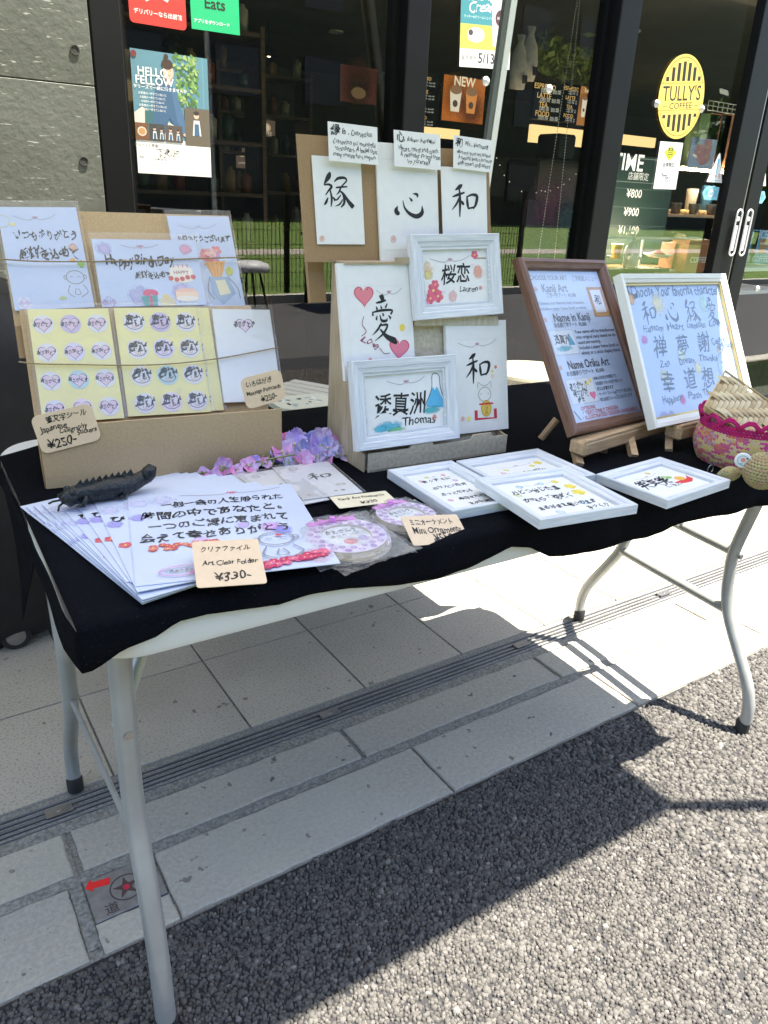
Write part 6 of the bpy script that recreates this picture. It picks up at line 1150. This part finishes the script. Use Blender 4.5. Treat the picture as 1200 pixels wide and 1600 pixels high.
for i, (px, py, z, R, ci) in enumerate([(340, 722, .012, .014, 2), (378, 716, .012, .011, 0), (335, 745, .006, .013, 1), (408, 694, .028, .020, 1), (424, 700, .026, .013, 1), (440, 706, .022, .019, 1), (433, 712, .016, .014, 0), (460, 694, .030, .020, 0), (470, 704, .024, .017, 2), (485, 690, .030, .017, 2), (500, 696, .026, .021, 0), (512, 700, .022, .018, 2), (495, 712, .014, .014, 0), (522, 692, .024, .013, 1), (528, 706, .014, .012, 0), (455, 716, .012, .013, 1), (398, 722, .012, .011, 0), (415, 724, .010, .010, 1), (450, 724, .008, .010, 2), (370, 737, .006, .012, 1), (480, 724, .008, .010, 1), (537, 712, .008, .011, 0), (350, 728, .012, .014, 1), (388, 728, .010, .014, 1), (415, 682, .036, .022, 1), (445, 690, .030, .016, 1), (475, 716, .014, .014, 1), (505, 684, .034, .018, 0), (536, 698, .018, .014, 2), (360, 716, .012, .012, 2), (466, 684, .034, .016, 0), (318, 738, .006, .009, 1), (510, 716, .008, .011, 1)]):
    bloom(px, py, z, R * 1.12, ci, 0, i)

# ================================================================== CROCHET BASKET, WOVEN LID, CROCHET BALL
YARN = bpy.data.materials.new('variegated_yarn'); YARN.use_nodes = True; n = YARN.node_tree.nodes; L = YARN.node_tree.links; b = n['Principled BSDF']; b.inputs['Roughness'].default_value = .9
vc = n.new('ShaderNodeVertexColor'); vc.layer_name = 'Col'; tx = n.new('ShaderNodeTexNoise'); tx.inputs['Scale'].default_value = 900; mx = n.new('ShaderNodeMix'); mx.data_type = 'RGBA'; mx.blend_type = 'MULTIPLY'; mx.inputs['Factor'].default_value = .5
L.new(vc.outputs[0], mx.inputs['A']); L.new(tx.outputs[0], mx.inputs['B']); L.new(mx.outputs['Result'], b.inputs['Base Color'])
bp = n.new('ShaderNodeBump'); bp.inputs['Strength'].default_value = .5; bp.inputs['Distance'].default_value = .001; L.new(tx.outputs[0], bp.inputs['Height']); L.new(bp.outputs[0], b.inputs['Normal'])
def stitches(prof, nst, size, colf, name, parent, tilt=0):   # rows of V shaped stitches wound over a surface of revolution
    V = []; F = []; Cc = []; rows_ = len(prof)
    for j, (r, z) in enumerate(prof):
        j2 = min(j + 1, rows_ - 1); dr_, dz_ = prof[j2][0] - prof[max(j - 1, 0)][0], prof[j2][1] - prof[max(j - 1, 0)][1]; l_ = math.hypot(dr_, dz_) or 1; N3 = (dz_ / l_, -dr_ / l_)
        cnt = max(6, int(2 * math.pi * r / nst))
        for i in range(cnt):
            for s_ in (-1, 1):
                t_ = 2 * math.pi * (i + .5 * (j % 2) + s_ * .25) / cnt; ct_, st_ = math.cos(t_), math.sin(t_)
                e1 = Vector((-st_, ct_, 0)); e2 = Vector((ct_ * dr_ / l_, st_ * dr_ / l_, dz_ / l_)); e3 = Vector((ct_ * N3[0], st_ * N3[0], N3[1])); c = Vector((ct_ * r, st_ * r, z))
                ax = (e2 + e1 * s_ * .75).normalized(); sd = ax.cross(e3); a_ = size * .62; w_ = size * .30; o = len(V)
                V += [tuple(c + ax * a_ * k1 + sd * w_ * k2 + e3 * w_ * k3) for k1, k2, k3 in ((-1, 0, -.3), (-.3, 1, 0), (-.3, 0, .9), (-.3, -1, 0), (.5, .9, 0), (.5, 0, .8), (.5, -.9, 0), (1, 0, -.2))]
                fs = [(0, 2, 1), (0, 3, 2), (1, 2, 5, 4), (2, 3, 6, 5), (4, 5, 7), (5, 6, 7)]; F += [tuple(o + k for k in f) for f in fs]; cc = colf(j, i, t_); Cc += [cc] * len(fs)
    me = bpy.data.meshes.new(name); me.from_pydata(V, [], F); me.materials.append(YARN); ca_ = me.color_attributes.new('Col', 'FLOAT_COLOR', 'CORNER'); cols = []
    for f, c in zip(F, Cc): cols += [*c, 1] * len(f)
    ca_.data.foreach_set('color', cols); me.polygons.foreach_set('use_smooth', [True] * len(F)); return stuff(link(name, me, parent, Matrix()))
bc = PZ(1165, 735, ZB); bc = Vector((bc.x + .042, bc.y + .040, ZB)); RBK = .083
bk = empty('crochet_basket', bc); tag(bk, 'pink and multicoloured crochet basket at right end of the table', 'basket')
PAL = [(.78, .60, .22), (.76, .62, .36), (.72, .08, .30), (.70, .44, .12), (.50, .36, .48), (.72, .20, .14), (.66, .14, .30), (.72, .60, .34)]
def bcol(j, i, t_): return PAL[int(12 * abs(noise.noise(Vector((t_ * 1.6 + j * .22, j * .5, 1)))) + (i // 3) * .9) % 8]
HB = .062
def bprof(u): return (RBK * (.80 + .24 * math.sin(math.pi * (.15 + .62 * u))) , HB * u + .003)
prof = [bprof(j / 17) for j in range(18)]; stitches(prof, .0062, .0075, bcol, 'crochet_wall', bk)
q = MB(); q.lathe([(r - .003, z) for r, z in prof] + [(prof[-1][0] - .010, HB), (prof[0][0] - .010, .006), (0, .004)], 40); q.build('lining', mat('dark_yarn', (.20, .12, .10), .9), bk, Matrix(), True)
MAG = (.60, .012, .17); MAGM = mat('magenta_yarn', MAG, .9, noise_amt=.35, noise_scale=300, bump=.8, bump_scale=500)
rt = prof[-1][0]; stitches([(rt + .001, HB + .004), (rt + .0015, HB + .009), (rt + .001, HB + .014)], .006, .0075, lambda j, i, t_: (MAG[0] * random.uniform(.7, 1.3), MAG[1], MAG[2] * random.uniform(.8, 1.2)), 'trim_band', bk)
for i in range(16):
    t0_ = 2 * math.pi * i / 16; q = MB(); pts = []
    for k in range(9): u = k / 8; t_ = t0_ + 2 * math.pi / 16 * u; rr = rt + .003 + .004 * math.sin(math.pi * u); pts.append((math.cos(t_) * rr, math.sin(t_) * rr, HB + .016 + .013 * math.sin(math.pi * u)))
    q.tube(pts, .0034, 7); q.tube([(x * 1.005, y * 1.005, z + .003 + .001 * (k % 2)) for k, (x, y, z) in enumerate(pts)], .0022, 6); q.build('scallop', MAGM, bk, Matrix(), True)
# button on the basket
bt = PY(1161, 718, bc.y - RBK * .99 + .006); d_ = (bt - bc); d_.z = 0; d_.normalize()
Mb = d_.to_track_quat('Z', 'Y').to_matrix().to_4x4(); Mb.translation = bt - bc + d_ * .004; q = MB(); q.lathe([(0, .0), (.013, .0), (.0135, .002), (.011, .003), (0, .0025)], 24); o = q.build('button', mat('white_button', (.70, .72, .72), .3), bk, Mb, True)
A = Art(.024, .024, .0034); A.ell(.5, .45, .16, .16, (.62, .25, .22), 12); A.ring(.5, .5, .38, .38, .05, (.2, .4, .45), 16); A.ell(.75, .3, .07, .07, (.05, .05, .1), 8); A.ell(.4, .75, .12, .08, (.25, .45, .55), 8); A.build('artwork', o)
# woven bamboo pouch sitting in the basket: each plait strip a piece
BAMB = [mat('bamboo_strip_%s' % k, c, .6, noise_amt=.25, noise_scale=30, stretch=(1, 8, 1)) for k, c in (('pale', (.58, .44, .22)), ('tan', (.48, .34, .16)), ('light', (.64, .52, .30)))]
PWV = Plane(bc + Vector((-.07, -.030, HB + .0)), -14, 50)
Mw, ww, hw = rect(PWV, (1102, 628), (1128, 598), (1222, 640), (1180, 672), 0)
print('woven', ww, hw)
wv = empty('woven_pouch', M=Mw); tag(wv, 'plaited bamboo pouch sticking out of the crochet basket', 'woven pouch'); ww, hw = max(ww, .11), max(hw, .05)
q = MB(); q.box((0, 0, -.010), (ww * .97, hw * .97, .018), bev=.006); q.build('pouch_body', BAMB[1], wv, Matrix())
NXw, NYw = int(ww / .0085), int(hw / .0085); sm = []
for v_ in range(3):
    q = MB(); 
    def sg(u, v): return ((u - .5) * .0245, (v - .5) * .0078, .0016 * math.sin(math.pi * u) + .0004 * math.cos(math.pi * (v - .5)))
    q.grid(sg, 6, 2); o = q.build('plait_strip', BAMB[v_], None, None, True); sm.append(o.data); bpy.data.objects.remove(o)
for j in range(NYw):
    for i in range(NXw):
        k_ = (i + j) % 6
        if k_ in (0, 3):
            o = link('plait_strip', random.choice(sm), wv); x = (i + .5 - NXw / 2) * .0085; y = (j + .5 - NYw / 2) * .0085
            o.matrix_local = Matrix.Translation((max(-ww / 2 + .01, min(ww / 2 - .01, x)), y, .0002 + (k_ == 3) * .0005)) @ Matrix.Rotation(0 if k_ == 0 else math.pi / 2, 4, 'Z')
q = MB(); q.tube([(-ww / 2, -hw / 2, 0), (ww / 2, -hw / 2, 0), (ww / 2, hw / 2, 0), (-ww / 2, hw / 2, 0), (-ww / 2, -hw / 2, 0)], .0025, 5); q.build('rim', BAMB[0], wv, Matrix())
# crochet toy: cream ball and small foot
CY = (.56, .46, .24)
bp_ = PZ(1200, 772, ZB); R = .030; tb_ = empty('crochet_ball', (bp_.x + .014, bp_.y + .026, ZB)); tag(tb_, 'cream crochet ball in front of the pink basket', 'crochet ball')
stitches([(R * math.cos(t_) + .0001, R + R * math.sin(t_)) for t_ in [math.radians(-80 + 160 * k / 15) for k in range(16)]], .0058, .0066, lambda j, i, t_: tuple(c * random.uniform(.8, 1.15) for c in CY), 'crochet_shell', tb_)
q = MB(); q.lathe([(0, .002)] + [((R - .003) * math.cos(math.radians(a_)), R + (R - .003) * math.sin(math.radians(a_))) for a_ in range(-80, 81, 16)] + [(0, 2 * R - .003)], 20); q.build('stuffing', mat('dark_cream', (.22, .16, .07), .9), tb_, Matrix(), True)
fp_ = PZ(1146, 752, ZB); ft = empty('crochet_toy', (fp_.x, fp_.y + .01, ZB)); tag(ft, 'small cream crochet foot poking from under the pink basket', 'crochet piece')
o = stitches([(.0115 * math.sin(math.radians(t_)) + .0001, -.021 + .042 * t_ / 180) for t_ in range(10, 171, 16)], .0055, .006, lambda j, i, t_: tuple(c * random.uniform(.8, 1.15) for c in CY), 'crochet_shell', ft); RF = Matrix.Translation((0, 0, .0105)) @ Matrix.Rotation(-.5, 4, 'Z') @ Matrix.Scale(1.25, 4, (1, 0, 0)) @ Matrix.Rotation(math.pi / 2, 4, 'Y') @ Matrix.Rotation(-.25, 4, 'X'); o.matrix_local = RF
q = MB(); q.lathe([(0, -.020), (.007, -.012), (.0095, 0), (.007, .012), (0, .020)], 12); q.build('stuffing', MATS['dark_cream'], ft, RF, True)
q = MB(); rp = PZ(1110, 733, ZB + .005); q.tube([(rp.x + .008 * math.cos(t_), rp.y, rp.z + .008 * math.sin(t_)) for t_ in [i * .4 for i in range(17)]], .0009, 5); tag(q.build('wire_ring', METAL), 'tiny metal ring lying at left foot of the basket', 'ring')

# ================================================================== BEHIND AND UNDER THE TABLE
BAGM = mat('black_nylon', (.010, .010, .012), .6, noise_amt=.4, noise_scale=20, bump=.6, bump_scale=14)
sc0 = PZ(38, 1012, 0); su = empty('black_suitcase', (sc0.x - .24, sc0.y + .16, 0)); tag(su, 'black wheeled suitcase standing behind the left end of the table', 'suitcase')
q = MB(); q.box((0, 0, .36), (.50, .34, .58), bev=.05); q.build('shell', BAGM, su, Matrix(), True, 50)
q = MB(); q.box((.0, -.175, .40), (.36, .02, .36), bev=.008); q.build('pocket', BAGM, su, Matrix()); q = MB(); q.box((.18, -.172, .085), (.05, .012, .006)); q.build('red_tab', mat('red_plastic', (.5, .03, .02), .4), su, Matrix())
for x in (.225, -.225):
    q = MB(); q.lathe([(.012, -.012), (.034, -.013), (.038, -.008), (.038, .008), (.034, .013), (.012, .012)], 26, 0, Matrix.Translation((x, -.15, .039)) @ Matrix.Rotation(math.pi / 2, 4, 'X') ); wh = q.build('wheel', RUBBER, su, Matrix(), True, 40)
    q = MB(); q.lathe([(0, -.0135), (.020, -.0145), (.024, -.0135), (.024, .0135), (0, .0145)], 20, 0, Matrix.Translation((x, -.15, .039)) @ Matrix.Rotation(math.pi / 2, 4, 'X')); q.build('hub', METAL, wh, Matrix(), True, 40)
    q = MB(); q.box((x, -.14, .075), (.05, .05, .05), bev=.01); q.build('wheel_housing', BLACKP, su, Matrix())
def sack(name, label, x, y, z0, sx, sy, sz, seed, m=BAGM):
    q = MB()
    def f(u, v):
        th, ph = 2 * math.pi * u, math.pi * (v - .5); r = Vector((math.copysign(abs(math.cos(th)) ** .6, math.cos(th)) * math.cos(ph) ** .5 if math.cos(ph) > 0 else 0, math.copysign(abs(math.sin(th)) ** .6, math.sin(th)) * (math.cos(ph) ** .5 if math.cos(ph) > 0 else 0), math.sin(ph)))
        k = 1 + .10 * noise.noise(Vector((r.x * 2 + seed, r.y * 2, r.z * 2))); return (r.x * sx * k, r.y * sy * k, sz + r.z * sz * k)
    q.grid(f, 28, 16); o = q.build(name, m, None, Matrix.Translation((x, y, z0)), True); return tag(o, label, 'bag')
sack('black_bag', 'soft black bag heaped behind the left kraft stand', .16, 2.05, .0, .24, .2, .46, 3)
sack('black_bag', 'low black bag on the ground behind the rear left table leg', .33, 2.25, .0, .20, .16, .30, 8)
# second small table behind, draped black, carrying the lunch box and slatted tray
q = MB(); bx, by = .74, 1.60
q.grid(lambda u, v: (.52 + .95 * u, 1.47 + .36 * v, .60 + .001 * math.sin(u * 20)), 20, 8); q.grid(lambda u, v: (.52 + .95 * u, 1.47 - .01 * v + .006 * math.sin(u * 40) * v, .60 - .16 * v), 60, 4)
o = q.build('black_cloth_shelf', CLOTH, None, None, True); solid(o, .002, 0); tag(o, 'low black draped side table behind the main table', 'side table')
lb_p = PZ(475, 628, .66); lb = empty('lunch_box', (lb_p.x, lb_p.y, .60)); tag(lb, 'black lunch box with pale rounded patterned lid between the two stands', 'lunch box')
q = MB(); q.prism(rrect(.075, .055, .03), 0, .05); q.build('box_body', BLACKP, lb); q = MB(); q.prism(rrect(.080, .060, .032), .05, .062); l_ = q.build('lid', mat('pale_lid', (.60, .60, .50), .4), lb, Matrix())
A = Art(.15, .11, .0625); [A.ell(random.uniform(.15, .85), random.uniform(.2, .8), random.uniform(.03, .08), random.uniform(.02, .05), random.choice([(.04, .05, .06), (.3, .4, .4), (.75, .74, .68), (.1, .2, .25)]), 10, rot=random.uniform(0, 3)) for _ in range(16)]; A.build('artwork', l_)
tr_ = PZ(478, 600, .66); ty = empty('slatted_tray', (tr_.x + .02, tr_.y + .05, .62)); tag(ty, 'pale slatted wooden tray behind the patterned lunch box', 'tray')
for i in range(6): q = MB(); q.box((-.10 + i * .04, 0, 0), (.030, .22, .008), bev=.002); q.build('slat', mat('pale_slat', (.50, .48, .42), .6), ty, Matrix.Rotation(.5, 4, 'Z'))
q = MB(); q.box((0, -.07, -.01), (.24, .02, .012)); q.build('batten', MATS['pale_slat'], ty, Matrix.Rotation(.5, 4, 'Z'))
rt_ = PY(835, 578, 2.0); rd = empty('round_cafe_table', (rt_.x, 2.0, 0)); tag(rd, 'pale round table top seen behind the brown menu frame', 'round table')
q = MB(); q.lathe([(0, rt_.z - .02), (.17, rt_.z - .02), (.175, rt_.z - .01), (.17, rt_.z), (0, rt_.z)], 40); q.build('tabletop', mat('cream_top', (.30, .28, .21), .4), rd, Matrix(), True, 30)
q = MB(); q.tube([(0, 0, .02), (0, 0, rt_.z - .02)], .02, 10); q.build('pillar', DARKM, rd, Matrix()); q = MB(); q.lathe([(.15, 0), (.15, .012), (.02, .03)], 24); q.build('base', DARKM, rd, Matrix())
